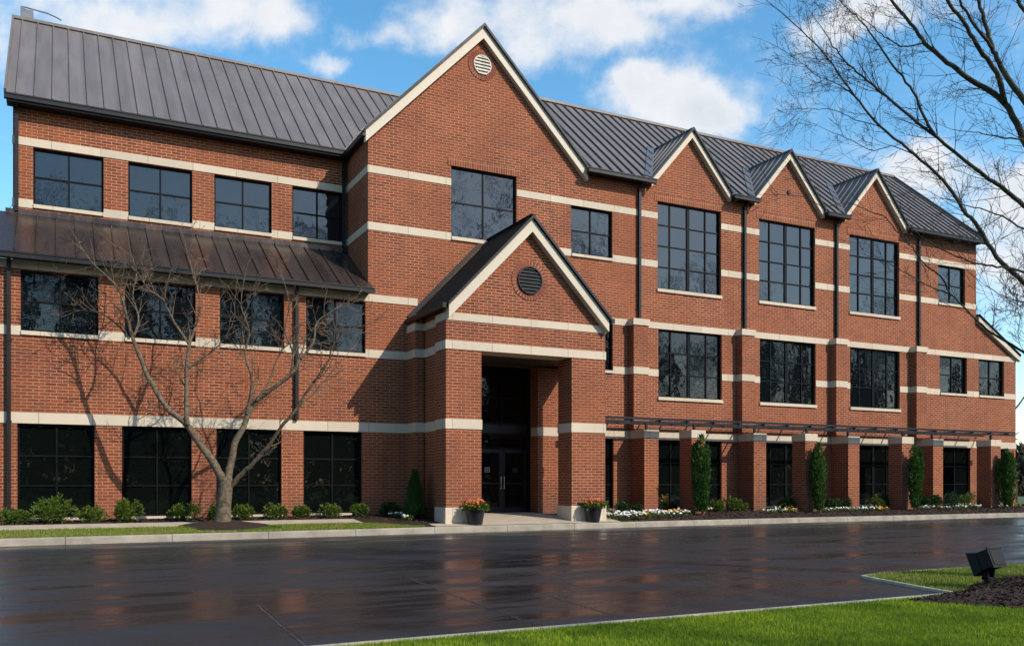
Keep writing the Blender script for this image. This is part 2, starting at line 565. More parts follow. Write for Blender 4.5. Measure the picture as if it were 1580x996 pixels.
PIL = [(10.12, 10.79), (15.31, 15.95), (20.45, 21.09), (25.40, 26.06)]          # pilasters on the upper storey
PD = .34
holes_all = main_holes


def course(z, segs, name='stone_band'):
    for s in segs:
        mb = MB()
        mb.box(*s[:2], *s[2:4], z[0], z[1])
        mb.build(name, 'stone', BLD)


def segs_main(a, b, z, skip=()):
    hs = [(h[0], h[1]) for h in main_holes if h[2] < z[1] - .02 and h[3] > z[0] + .02] + list(skip)
    return [(p, q, -.018, .03) for p, q in cuts(a, b, hs)]


PORT = (1.33, 7.20)     # portico footprint on the wall
pil_skip = PIL
course(B1, segs_main(-.018, 29.935, B1) + [(-.018, .03, .031, 2.38)])
course(B2, segs_main(-.018, 29.935, B2) + [(-.018, .03, .031, 2.38)])
course(CP, segs_main(-10.62, 32.88, CP, [(p - .04, q + .04) for p, q in PIL] + [(1.7, 7.0)]) + [(p - .04, q + .04, -PD - .04, .03) for p, q in PIL])
course(LE, segs_main(-10.62, 32.88, LE, [(p - .018, q + .018) for p, q in PIL] + [(1.31, 7.2)]) + [(p - .018, q + .018, -PD - .018, .03) for p, q in PIL])
APIER = [(10.17, 10.80), (15.37, 16.00), (20.50, 21.14), (25.72, 26.36)]
course(GB, segs_main(-10.62, 32.88, GB, [(p - .02, q + .02) for p, q in APIER] + [(1.31, 1.63), (5.96, 7.2)]))
mb = MB()
for p, q in cuts(-10.17, -.001, []):
    mb.box(p, q, 2.38, 2.43, *B1)
mb.build('stone_band', 'stone', BLD)
mb = MB()
for p, q in cuts(-10.17, -.02, w_u):
    mb = MB()
    mb.box(p, q, 2.38, 2.43, *B2)
    mb.build('stone_band', 'stone', BLD)

for p, q in PIL:
    mb = MB()
    for z0, z1 in ((GB[1], LE[0]), (LE[1], CP[0])): mb.box(p, q, -PD, .01, z0 + .001, z1 - .001)
    mb.build('pilaster', 'brick', BLD)


# --- roofs
def ribs_x(mb, xs, y0, z0, y1, z1, h=.065, w=.035):
    for x in xs: mb.bar((x, y0, z0 + h / 2), (x, y1, z1 + h / 2), w, h)


def frange(a, b, s):
    out, x = [], a
    while x < b:
        out.append(x)
        x += s
    return out


# left main roof
rf = MB()
rf.slab([(-10.34, 2.02, 12.44), (4.0, 2.02, 12.44), (4.0, 7.4, 17.10), (-10.34, 7.4, 17.10)], .10)
rf.slab([(4.0, 12.8, 12.44), (-10.34, 12.8, 12.44), (-10.34, 7.4, 17.10), (4.0, 7.4, 17.10)], .10)
ribs_x(rf, frange(-10.05, 4, .475), 2.02, 12.44, 7.38, 17.08, h=.055)
rf.box(-10.36, 4.0, 7.28, 7.52, 17.06, 17.16)
rf.bar((-10.34, 1.99, 12.48), (-10.34, 7.4, 17.14), .06, .14)
L = rf.build('roof', 'roof', BLD)
L['label'] = 'grey brown standing seam roof over the left wing'
# right main roof: eaves only between the gables
rf = MB()
zc = lambda y: 12.45 + SL * (y + .35)
rf.slab([(4.0, .06, zc(.06)), (30.2, .06, zc(.06)), (30.2, 5.0, 17.09), (4.0, 5.0, 17.09)], .10)
rf.slab([(30.2, 12.8, 12.45), (4.0, 12.8, 12.45), (4.0, 5.0, 17.09), (30.2, 5.0, 17.09)], .10)
spans = [(8.12, 11.0), (14.86, 16.08), (19.88, 21.12), (24.92, 30.2)]
for a, b in spans: rf.slab([(a, -.35, 12.45), (b, -.35, 12.45), (b, .06, zc(.06)), (a, .06, zc(.06))], .10)


def valley_y(x):
    """how far back the dormer covers the roof at x"""
    for c in DORM:
        if abs(x - c) < 1.93: return -.2 + 2.5 * (1 - abs(x - c) / 1.93) + .1
    return -.35


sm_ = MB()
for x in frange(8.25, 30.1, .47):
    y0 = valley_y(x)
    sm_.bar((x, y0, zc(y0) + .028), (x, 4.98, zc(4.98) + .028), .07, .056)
rf.box(4.0, 30.22, 4.88, 5.12, 17.06, 17.17)
rf.bar((30.2, -.37, 12.48), (30.2, 5.0, 17.13), .06, .14)
Rr = rf.build('roof', 'roof', BLD)
sm_.build('standing_seams', 'seamshadow', Rr)
Rr['label'] = 'grey standing seam roof over the right wing, broken by three small gables'
# lean-to roof
rf = MB()
rf.slab([(-10.75, -.36, 7.30), (.06, -.36, 7.30), (.06, .0, 7.533), (-.001, .0, 7.533), (-.001, 2.399, 9.08), (-10.32, 2.399, 9.08), (-10.75, 2.399, 9.08)], .09)
ribs_x(rf, frange(-10.5, -.1, .50), -.36, 7.30, 2.34, 9.04, h=.05, w=.03)
rf.box(-10.34, -.002, 2.30, 2.398, 9.02, 9.17)
Lr = rf.build('roof', 'copper', BLD)
Lr['label'] = 'stained brown metal lean-to roof below the third floor windows'
# right lean-to
rf = MB()
rf.slab([(29.925, -.2, 9.02), (33.0, -.2, 7.30), (33.0, 12.6, 7.30), (29.925, 12.6, 9.02)], .09)
rf.build('roof', 'roofdark', BLD)
rf = MB()
rf.prism([(29.925, 8.92), (33.0, 7.20), (33.0, 6.96), (29.925, 8.62)], -.16, -.001)
rf.build('gable_trim', 'trim', BLD)
# tall gable roof
rf = MB()
for s in (-1, 1):
    xe = 4.04 + s * 4.24
    rf.slab([(4.04, -.24, 16.72), (xe, -.24, 12.42), (xe, 7.2, 12.42), (4.04, 7.2, 16.72)][::s], .10)
    for y in frange(.1, 7, .47): rf.bar((xe, y, 12.45), (4.04, y, 16.75), .035, .06)
rf.build('roof', 'roof', BLD)


def rake(xc, zt, hw, drop, tv, y0, y1, name='gable_trim', par=None):
    t = MB()
    t.prism([(xc - hw, zt - drop), (xc, zt), (xc + hw, zt - drop), (xc + hw, zt - drop - tv), (xc, zt - tv), (xc - hw, zt - drop - tv)], y0, y1)
    o = t.build(name, 'trim', par or BLD)
    t = MB()
    t.prism([(xc - hw - .05, zt - drop - .03), (xc, zt + .03), (xc + hw + .05, zt - drop - .03), (xc + hw + .05, zt - drop + .075), (xc, zt + .135), (xc - hw - .05, zt - drop + .075)], y0 - .09, y0 - .045)
    t.build('drip_edge', 'black', par or o)
    return o


rake(4.04, 16.62, 4.18, 4.24, .36, -.20, -.001)
for x in DORM:
    D = bpy.data.objects.new('dormer', None)
    COL.objects.link(D)
    D.parent = BLD
    hw, zt, ze = 1.96, 14.74, 12.52
    rf = MB()
    for s in (-1, 1):
        rf.slab([(x, -.23, zt), (x + s * hw, -.23, ze), (x + s * hw, -.20, ze), (x, 2.36, zt)][::s], .07)
        for y in frange(.12, 2.2, .40):
            f = (y + .23) / 2.6
            rf.bar((x + s * hw * (1 - f) * .98, y, ze + (zt - ze) * f + .03), (x, y, zt + .03), .035, .06)
    rf.bar((x, -.23, zt + .02), (x, 2.36, zt + .02), .10, .05)
    rf.build('roof', 'roof', D)
    rake(x, zt - .07, hw - .04, (zt - ze) * (hw - .04) / hw, .27, -.20, -.001, par=D)
    fl = MB()
    for s in (-1, 1):
        a, b = Vector((x + s * (hw + .03), -.22, zc(-.22) + .03)), Vector((x + s * .02, 2.40, zc(2.40) + .03))
        fl.bar(a + Vector((s * .10, 0, 0)), b + Vector((s * .10, 0, 0)), .30, .025, (0, -SL, 1))
    fl.build('valley_flashing', 'flash', D)
mb = MB()
mb.tube([(18.09, .0, 13.10), (18.09, -.05, 13.10)], .09, 16)
h = mb.build('vent_pipe', 'black', BLD)

# gutters
mb = MB()
gut = lambda a, b, y, z: (mb.box(a, b, y - .14, y, z - .15, z + .0), mb.box(a, b, y - .16, y - .14, z - .03, z + .012))
gut(-10.36, -.02, 2.03, 12.41)
mb.box(-.24, -.09, -.18, 2.03, 12.20, 12.36)
mb.box(-10.30, -.002, 1.95, 2.40, 12.20, 12.34)
mb.build('gutter', 'black', BLD)
mb = MB()
gut(-10.78, .07, -.355, 7.27)
mb.box(-10.7, .02, -.355, -.02, 7.173, 7.21)
mb.build('gutter', 'black', BLD)
for a, b in spans:
    mb = MB()
    gut(a - .03, b + .08 if b < 30 else 30.2, -.345, 12.42)
    mb.box(a + .05, min(b, 29.9) - .05, -.345, -.001, 12.28, 12.33)
    mb.build('gutter', 'black', BLD)


def spout(x, y, z0, z1, yt=None):
    m_ = MB()
    m_.bar((x, y, z0), (x, y, z1), .10, .10, (0, 1, 0))
    if yt is not None: m_.bar((x, yt, z1 + .18), (x, y, z1 - .03), .09, .09)
    for z in frange(z0 + .5, z1, 2.2): m_.box(x - .07, x + .07, y - .058, y + .065, z, z + .04)
    return m_.build('downspout', 'black', BLD)


for x in (10.56, 15.67, 20.75, 25.88): spout(x, -.085, 7.18, 12.15, -.40)
spout(-.14, 2.28, 9.0, 12.2)
spout(-10.05, 2.28, 9.1, 12.12, 1.98)
spout(-2.33, -.085, 3.02, 7.1, -.40)
spout(-10.15, -.085, .02, 7.1, -.40)

# bracket and arm on the left end of the ridge
mb = MB()
mb.box(-10.12, -9.98, 7.3, 7.42, 17.15, 17.52)
mb.box(-9.975, -9.72, 7.32, 7.40, 17.15, 17.46)
mb.tube([(-10.05, 7.36, 17.54), (-9.6, 7.36, 17.50), (-9.3, 7.36, 17.48), (-9.0, 7.36, 17.40), (-8.85, 7.36, 17.33)], .022, 6)
mb.build('ridge_bracket', 'flash', BLD)


def ring_vent(c, r, w, dark):
    """round louvre in a ring of header bricks"""
    y = c[1]
    v = MB()
    n = 32
    for j in range(n):
        a0, a1 = 2 * math.pi * (j + .11) / n, 2 * math.pi * (j + .89) / n
        pts = [(c[0] + q * math.cos(a), c[2] + q * math.sin(a)) for q, a in ((r, a0), (r + w, a0), (r + w, a1), (r, a1))]
        v.prism(pts, y - .022, y - .003)
    vo = v.build('brick_ring', M['ringbrick'], BLD)
    b = MB()
    b.add([(c[0] + q * math.cos(2 * math.pi * j / 40), y - .010, c[2] + q * math.sin(2 * math.pi * j / 40)) for q in (r, r + w) for j in range(40)],
          [(j, (j + 1) % 40, 40 + (j + 1) % 40, 40 + j) for j in range(40)])
    b.build('mortar', M['mortar'], vo)
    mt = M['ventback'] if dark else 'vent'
    l = MB()
    l.add([(c[0] + r * math.cos(2 * math.pi * j / 40), y - .006, c[2] + r * math.sin(2 * math.pi * j / 40)) for j in range(40)], [tuple(range(40))])
    back = l.build('round_vent', M['ventback'] if dark else 'vent', BLD)
    l = MB()
    k = int(2 * r / .105)
    for i in range(k):
        z = -r + (i + .5) * 2 * r / k
        hw = math.sqrt(max(0, (r * .97) ** 2 - z * z))
        if hw < .05: continue
        l.add([(c[0] - hw, y - .012, c[2] + z + .045), (c[0] + hw, y - .012, c[2] + z + .045), (c[0] + hw, y - .060, c[2] + z - .03), (c[0] - hw, y - .060, c[2] + z - .03),
               (c[0] - hw, y - .012, c[2] + z + .030), (c[0] + hw, y - .012, c[2] + z + .030), (c[0] + hw, y - .060, c[2] + z - .045), (c[0] - hw, y - .060, c[2] + z - .045)],
              [(0, 1, 2, 3), (4, 7, 6, 5), (3, 2, 6, 7), (0, 4, 5, 1)])
    l.build('louvre', mt, back)
    q = MB()
    for j in range(40):
        a0, a1 = 2 * math.pi * j / 40, 2 * math.pi * (j + 1) / 40
        q.prism([(c[0] + e * math.cos(a), c[2] + e * math.sin(a)) for e, a in ((r - .03, a0), (r + .005, a0), (r + .005, a1), (r - .03, a1))], y - .075 if dark else y - .05, y - .005)
    q.build('vent_rim', mt, back)


M['ringbrick'] = leaf_mat('ring brick', (.26, .066, .032), (.17, .042, .022), (.22, .07, .04), .85, 0.0)
M['mortar'] = plain_mat('lime mortar', (.42, .28, .20), .9)
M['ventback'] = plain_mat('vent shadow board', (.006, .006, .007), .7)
ring_vent((4.07, 0, 15.42), .33, .19, False)

# --- portico
PO = bpy.data.objects.new('portico', None)
COL.objects.link(PO)
PO.parent = BLD
PO['label'] = 'projecting gabled entrance porch on two square brick pillars'
PF = -3.0
BX = (5.98, 6.21)
pl = [(1.47, 2.65, PF, -2.18), (5.87, 7.15, PF, -2.12)]
for (a, b, c, d) in pl:
    m_ = MB()
    m_.box(a, b, c, d, .32, GB[0] - .001)
    m_.box(a, b, c, d, GB[1] + .001, LE[0] - .001)
    p = m_.build('pillar', 'brick', PO)
    m_ = MB()
    m_.box(a - .03, b + .03, c - .03, d + .03, -.30, .319)
    m_.build('pillar_base', 'stone', p, bevel=.012)
    m_ = MB()
    m_.box(a - .02, b + .02, c - .02, d + .02, *GB)
    m_.build('stone_band', 'stone', p)
# pilasters against the wall
for (a, b, c) in ((1.33, 1.62, -.79), (5.98, 6.98, -.50)):
    m_ = MB()
    top = 6.50 if a < 2 else LE[0] + .05
    zz = [(-.3, GB[0]), (GB[1], LE[0]), (LE[1], BX[0]), (BX[1], 6.5)] if a < 2 else [(-.3, GB[0]), (GB[1], 5.10)]
    for z0, z1 in zz: m_.box(a, b, c, -.002, z0 + .001, z1 - .001)
    p = m_.build('wall_pier', 'brick', PO)
    for z in ((GB, LE, BX) if a < 2 else (GB,)):
        m_ = MB()
        m_.box(a - .018, b + .018, c - .018, -.019, *z)
        m_.build('stone_band', 'stone', PO)
# upper box with gable
m_ = MB()
zr = lambda x: 6.50 + 1.03 * (2.83 - abs(x - 4.31))
m_.box(1.47, 7.15, PF, -2.2, LE[1] + .001, BX[0] - .001)
m_.prism([(1.47, BX[1] + .001), (7.15, BX[1] + .001), (7.15, 6.44), (4.31, 9.30), (1.47, 6.44)], PF, PF + .25)
m_.box(1.65, 1.95, -2.2, -.79, LE[1] + .001, BX[0] - .001)
m_.box(1.65, 1.95, PF + .25, -.5, BX[1] + .001, 6.55)
m_.box(6.8, 7.10, -2.2, 0, LE[1], 6.55)
m_.build('porch_wall', 'brick', PO)
m_ = MB()
m_.box(1.66, 1.94, -2.179, -.005, -.3, GB[0] - .001)
m_.box(1.66, 1.94, -2.179, -.005, GB[1] + .001, LE[0] - .001)
p = m_.build('infill_wall', 'brick', PO)
m_ = MB()
m_.box(1.645, 1.958, -2.159, -.811, *GB)
m_.build('stone_band', 'stone', PO)
m_ = MB()
for z in (LE, BX):
    for bx_ in ((1.45, 7.17, PF - .02, -2.18), (1.63, 1.97, -2.179, -.81), (6.8, 7.12, -2.179, -.0)):
        m_ = MB()
        m_.box(*bx_, *z)
        m_.build('stone_band', 'stone', PO)
m_ = MB()
m_.box(1.95, 6.8, PF + .9, -.01, 5.13, 5.20)
m_.box(1.95, 2.2, -2.1, -.1, 5.05, 5.125)
m_.build('ceiling', 'soffit', PO)
m_ = MB()
for s in (-1, 1):
    xe = 4.31 + s * 2.90
    m_.slab([(4.31, -3.28, 9.42), (xe, -3.28, 6.43), (xe, -.002, 6.43), (4.31, -.002, 9.42)][::s], .10)
    for y in frange(-3.2, -.05, .40): m_.bar((xe, y, 6.46), (4.31, y, 9.45), .04, .075)
m_.bar((4.31, -3.28, 9.43), (4.31, -.002, 9.43), .16, .07)
r = m_.build('roof', 'roofdark', PO)
rake(4.31, 9.31, 2.84, 2.93, .38, -3.24, -3.001, par=PO)
for s in (-1, 1):
    m_ = MB()
    a, b = sorted((4.31 + s * 2.92, 4.31 + s * 3.05))
    m_.box(a, b, -3.26, -.02, 6.29, 6.44)
    a, b = sorted((4.31 + s * 2.70, 4.31 + s * 2.915))
    m_.box(a, b, -3.0 + .26, -.02, 6.34, 6.38)
    m_.build('gutter', 'black', PO)
m_ = MB()
m_.bar((4.22, -.03, 9.50), (1.38, -.03, 6.52), .14, .05, (0, -1, 0))
m_.build('step_flashing', 'black', PO)
_B = BLD
BLD = PO
ring_vent((4.32, PF, 7.44), .43, .20, True)
BLD = _B

# entrance glazing
CW = bpy.data.objects.new('entrance', None)
COL.objects.link(CW)
CW.parent = BLD
ya, yb = .02, .14
a, b, z0, z1 = CURT[0], CURT[1], -.06, 5.12
m_ = MB()
m_.box(a, a + .07, ya, yb, z0, z1)
m_.box(b - .10, b, ya, yb, z0, z1)
dx0, dxm, dx1 = 3.86, 4.84, 5.80
xm = [dx0 - .045, 4.84]
for x in xm: m_.box(x - .03, x + .03, ya + .01, yb - .01, 3.16, z1)
m_.box(dx0 - .10, dx0 - .01, ya + .004, yb - .004, z0, 2.72)
m_.box(dx1 + .005, b - .101, ya + .004, yb - .004, z0, 2.72)
for z in (2.26, 2.74, 3.14, 4.02, 5.06): m_.box(a + .071, b - .101, ya + .006, yb - .006, z - .035, z + .035)
m_.build('mullions', 'frame', CW)
m_ = MB()
m_.quad((a, .09, z0), (dx0, .09, z0), (dx0, .09, 2.74), (a, .09, 2.74))
m_.quad((dx0, .09, 2.26), (b, .09, 2.26), (b, .09, 2.74), (dx0, .09, 2.74))
m_.quad((a, .09, 3.14), (b, .09, 3.14), (b, .09, z1), (a, .09, z1))
m_.build('pane', 'glassdark', CW)
m_ = MB()
m_.box(a + .072, b - .102, .07, .10, 2.776, 3.104)
m_.build('spandrel', 'spandrel', CW)
for i, (p, q) in enumerate(((dx0, dxm - .006), (dxm + .006, dx1))):
    m_ = MB()
    sw = .11
    m_.box(p, p + sw, .03, .09, -.05, 2.22)
    m_.box(q - sw, q, .03, .09, -.05, 2.22)
    m_.box(p + sw, q - sw, .03, .09, 2.10, 2.22)
    m_.box(p + sw, q - sw, .03, .09, -.05, .22)
    m_.box(p + sw, q - sw, .036, .084, 1.02, 1.06)
    d = m_.build('door', 'spandrel', BLD)
    m_ = MB()
    m_.quad((p + sw, .06, .22), (q - sw, .06, .22), (q - sw, .06, 2.1), (p + sw, .06, 2.1))
    m_.build('pane', 'glassdark', d)
    m_ = MB()
    hx = q - .055 if i == 0 else p + .055
    m_.tube([(hx, .03, .86), (hx, -.035, .86), (hx, -.04, .90), (hx, -.04, 1.22), (hx, -.035, 1.26), (hx, .03, 1.26)], .014, 8)
    m_.build('handle', 'steel', d)
    m_ = MB()
    nx = p + .33 if i == 0 else p + .42
    m_.box(nx, nx + .20, .052, .058, 1.42, 1.60)
    m_.build('notice', 'dirtwhite' if i == 0 else 'spandrel', d)
    m_ = MB()
    for rr_, cc_ in ((0, 0), (0, 1), (1, 0), (1, 1)):
        m_.box(nx + .025 + cc_ * .085, nx + .085 + cc_ * .085, .048, .0515, 1.44 + rr_ * .075, 1.495 + rr_ * .075)
    if i == 0: m_.build('notice_print', 'spandrel', d)
m_ = MB()
m_.box(dx0 - .01, dx1 + .01, -.02, .12, -.14, -.055)
m_.build('threshold', 'steel', CW)

# brick piers of the ground floor arcade and the rail they carry
FPIER = [(11.69, 12.31), (17.27, 17.90), (22.75, 23.43), (28.50, 29.18)]
for lst, y0, y1 in ((APIER, -.94, .0), (FPIER, -1.75, -1.05)):
    for p, q in lst:
        m_ = MB()
        m_.box(p, q, y0, y1 - (.001 if y1 == 0 else 0), -.35, GB[0] - .001)
        po = m_.build('brick_pier', 'brick', BLD)
        m_ = MB()
        m_.box(p - .02, q + .02, y0 - .02, y1 - (.019 if y1 == 0 else -.02), GB[0], GB[1] - (.0 if y1 == 0 else .01))
        m_.build('pier_cap', 'stone', po, bevel=.008)
m_ = MB()
for y, z in ((-1.50, 3.24), (-.62, 3.24), (-1.50, 3.36), (-.30, 3.30)):
    m_.bar((7.3, y, z), (30.55 if y < -1 else 29.6, y, z), .075, .075)
for x in frange(8.0, 30.5, 1.22): m_.bar((x, -1.62, 3.30), (x, -.02, 3.30), .05, .04)
for p, q in FPIER: m_.bar(((p + q) / 2, -1.50, 2.97), ((p + q) / 2, -1.50, 3.24), .08, .08, (0, 1, 0))
for p, q in APIER: m_.bar(((p + q) / 2, -.62, 2.98), ((p + q) / 2, -.62, 3.24), .08, .08, (0, 1, 0))
pr = m_.build('pergola_rail', 'black', BLD)

# ------------------------------------------------------------ the ground
def asphalt():
    m, k, p = material('wet asphalt')
    oc = objco(k)
    mp = k.n('ShaderNodeMapping', {0: oc, 'Scale': (.16, .75, 1), 'Rotation': (0, 0, R(-4))}).outputs[0]
    wet = k.noise(mp, 1.0, 5, .6, .3)
    mp2 = k.n('ShaderNodeMapping', {0: oc, 'Scale': (.5, 2.6, 1), 'Rotation': (0, 0, R(3))}).outputs[0]
    wet2 = k.noise(mp2, 1.0, 5, .6, .4)
    w = k.m('ADD', k.m('MULTIPLY', wet, .6), k.m('MULTIPLY', wet2, .4))
    ag = k.n('ShaderNodeTexVoronoi', {'Vector': oc, 'Scale': 70.0}).outputs['Distance']
    agc = k.noise(oc, 120, 2)
    col = k.mix(k.ramp(w, .42, .60), (.013, .0138, .0155), (.036, .037, .040))
    col = k.mix(k.ramp(agc, .62, .75, 0, .5), col, (.085, .084, .083))
    pat = k.noise(oc, .35, 4, .6)
    col = k.mix(k.ramp(pat, .5, .7, 0, .35), col, (.020, .020, .022))
    rough = k.ramp(w, .44, .60, .20, .50)
    h = k.m('ADD', k.m('MULTIPLY', ag, .6), k.m('MULTIPLY', agc, .4))
    bs = k.ramp(w, .45, .58, .06, .6)
    b1 = k.n('ShaderNodeBump', {'Height': h, 'Strength': bs, 'Distance': .006}).outputs[0]
    und = k.noise(mp2, 1.6, 3)
    b2 = k.n('ShaderNodeBump', {'Height': und, 'Strength': .12, 'Distance': .03, 'Normal': b1}).outputs[0]
    setp(k, p, color=col, rough=rough, spec=k.ramp(w, .44, .60, .19, .06), normal=b2)
    return m


M['asphalt'] = asphalt()
M['concrete'] = plain_mat('kerb concrete', (.30, .26, .20), .85, var=.25, scale=2.2, spec=.25, bmp=.3, bscale=60)
M['edging'] = plain_mat('tan edging', (.40, .34, .25), .85, var=.3, scale=4)
M['walk'] = plain_mat('tan paving', (.42, .34, .245), .8, var=.16, scale=2.0, spec=.3, bmp=.2, bscale=50)
M['soilgrass'] = plain_mat('turf base', (.050, .085, .010), .95, var=.5, scale=3.0, spec=.05, bmp=.6, bscale=40)
M['lawnfar'] = plain_mat('distant lawn', (.050, .085, .018), .95, var=.4, scale=.6)
M['mulch'] = plain_mat('bark mulch', (.035, .021, .015), .95, var=.6, scale=22, spec=.2, bmp=1.0, bscale=34)
M['chip'] = leaf_mat('bark chips', (.022, .012, .008), (.065, .038, .026), (.04, .024, .017), .9, 0)
M['grass'] = leaf_mat('grass blades', (.215, .305, .012), (.33, .405, .024), (.115, .200, .008), .65, .35, 1.7)
M['grassdry'] = leaf_mat('dry grass blades', (.165, .235, .020), (.23, .27, .035), (.30, .25, .08), .6, .3, 2.6)
M['seam'] = plain_mat('pale joint filler', (.050, .045, .039), .7, var=.8, scale=5)

KERB = [(-40, -4.9), (-10, -4.25), (-4, -4.02), (1, -3.78), (8, -3.55), (15, -3.52), (28, -3.85), (45, -4.4), (70, -5.2)]


def ky(x):
    for (a, ya_), (b, yb_) in zip(KERB, KERB[1:]):
        if a <= x <= b: return ya_ + (yb_ - ya_) * (x - a) / (b - a)
    return -4.0


def zg(y):
    pr_ = [(-4.6, -.225), (-3.35, -.215), (-2.5, -.125), (-1.3, -.04), (-.3, .015), (5, .015)]
    if y <= pr_[0][0]: return pr_[0][1]
    for (a, za), (b, zb) in zip(pr_, pr_[1:]):
        if a <= y <= b: return za + (zb - za) * (y - a) / (b - a)
    return pr_[-1][1]


g = MB()
g.quad((-600, -600, -.46), (600, -600, -.46), (600, 900, -.46), (-600, 900, -.46))
tag(g.build('ground', 'lawnfar'), 'wide lawn around the office building', 'ground', kind='structure')
g = MB()
g.quad((-60, -34, -.40), (75, -34, -.40), (75, -3, -.40), (-60, -3, -.40))
tag(g.build('road', 'asphalt'), 'wet dark asphalt drive in front of the brick building', 'road', kind='structure')


def strip(xs, yf, yb_, dz, name, mat, label, cat, ny=8, kind='structure'):
    s = MB()
    n = len(xs)
    for x in xs:
        a, b = yf(x), yb_(x)
        for j in range(ny + 1):
            y = a + (b - a) * j / ny
            s.v.append((x, y, zg(y) + dz))
    for i in range(n - 1):
        for j in range(ny):
            p = i * (ny + 1) + j
            s.f.append((p, p + ny + 1, p + ny + 2, p + 1))
    return tag(s.build(name, mat, smooth=True), label, cat, kind=kind)


def sp(a, b, n): return [a + (b - a) * i / n for i in range(n + 1)]


# kerb along the building
kb = MB()
for a, b in zip(frange(-40, 69, 2.4), frange(-40, 69, 2.4)[1:]):
    e = .006
    pts = []
    for x in (a + e, b - e):
        y = ky(x)
        pts.append([(x, y, -.42), (x, y + .02, -.245), (x, y + .05, -.222), (x, y + .20, -.218), (x, y + .20, -.42)])
    kb.add(pts[0] + pts[1], [(i, i + 5, (i + 1) % 5 + 5, (i + 1) % 5) for i in range(5)] + [(0, 1, 2, 3, 4), (9, 8, 7, 6, 5)])
tag(kb.build('kerb', 'concrete'), 'pale concrete kerb between the wet drive and the planted beds', 'kerb', kind='structure')
kin = lambda x: ky(x) + .19
# base soil everywhere behind the kerb, then the surfaces on it
strip(sp(-40, 70, 40), kin, lambda x: 0.0 if -10.6 < x < 32.9 else 14.0, -.012, 'soil', 'mulch', 'dark mulch covered soil in front of the brick wall', 'soil', 12)
strip(sp(-12, .85, 24), lambda x: kin(x), lambda x: -2.45 - .25 * max(0, (x + 1.6)) ** 2 if x < .5 else kin(x) + .05, .006, 'turf', 'soilgrass', 'strip of turf between kerb and footpath', 'turf', 4)
strip(sp(-40, -.9, 24), lambda x: -2.42, lambda x: -1.30, .004, 'footpath', 'walk', 'narrow tan footpath past the ground floor windows', 'path', 4)
wk = MB()
wk.v = [];
xs_ = sp(.95, 7.55, 12)
strip(xs_, kin, lambda x: .0 if 1.64 < x < 5.97 else (-2.9 if x < 1.64 else -2.2), .008, 'entrance_paving', 'walk', 'tan stone paving leading to the glass doors', 'paving', 8)
strip(sp(33.2, 70, 10), kin, lambda x: 14.0, .004, 'side_lawn', 'lawnfar', 'lawn beyond the right end of the building', 'lawn', 6)
jt = MB()
for x in (2.7, 4.3, 5.9): jt.quad((x - .008, ky(x) + .2, zg(ky(x) + .2) + .013), (x + .008, ky(x) + .2, zg(ky(x) + .2) + .013), (x + .008, -3.36, zg(-3.36) + .013), (x - .008, -3.36, zg(-3.36) + .013))
tag(jt.build('paving_joint', 'seam'), 'thin joints between the slabs of the entrance paving', 'joint', kind='structure')
sm = MB()
for pts in ([(-6.80, -16.9), (-6.84, -17.6), (-6.90, -18.7), (-6.95, -20.0)], [(-4.05, -14.6), (-4.17, -15.4), (-4.33, -17.4), (-4.54, -20.1)], [(-3.2, -17.6), (-3.26, -18.2), (-3.34, -18.9), (-3.42, -19.75)]):
    for (x, y), (x2, y2) in zip(pts, pts[1:]):
        w_ = .011
        sm.quad((x - w_, y, -.396), (x + w_, y, -.396), (x2 + w_, y2, -.396), (x2 - w_, y2, -.396))
        sm.quad((x + .045, y, -.396), (x + .053, y, -.396), (x2 + .053, y2, -.396), (x2 + .045, y2, -.396))
tag(sm.build('road_joint', 'seam'), 'pale sealed joints crossing the wet drive', 'joint', kind='structure')

# lawn, tongue and mulch bed in the foreground
LAWN_Y = -20.2


def bed_z(x, y):
    d = math.hypot((x - 3.4) / 3.0, (y + 21.2) / 2.1)
    return -.335 + .13 * max(0, 1 - d * d)


lawn_kerb = MB()
for a, b in zip(frange(-30, 1.3, 1.55), frange(-30, 1.3, 1.55)[1:] + [1.35]):
    lawn_kerb.box(a + .003, b - .003, LAWN_Y - .10, LAWN_Y, -.42, -.338)
ISL = [(2.20, -18.02), (2.55, -17.93), (3.34, -17.85), (4.6, -17.85), (7.0, -18.0), (12, -18.4)]
ISL2 = [(2.20, -18.04), (1.98, -18.75), (1.78, -19.4), (1.62, -20.08)]
for line in (ISL, ISL2):
    for (x, y), (x2, y2) in zip(line, line[1:]): lawn_kerb.bar((x, y, -.392), (x2, y2, -.392), .075, .062)
tag(lawn_kerb.build('lawn_edging', 'edging'), 'thin pale concrete edging round the foreground lawn and grass tongue', 'edging', kind='structure')
g = MB()
g.quad((-30, -33, -.352), (14, -33, -.352), (14, LAWN_Y - .1, -.352), (-30, LAWN_Y - .1, -.352))
g.quad(*[(x, y, -.370) for x, y in ISL2[::-1] + ISL[1:] + [(12, -20.31), (1.62, -20.31)]])
tag(g.build('lawn', 'soilgrass'), 'green foreground lawn and its narrow tongue beside the drive', 'lawn', kind='structure')
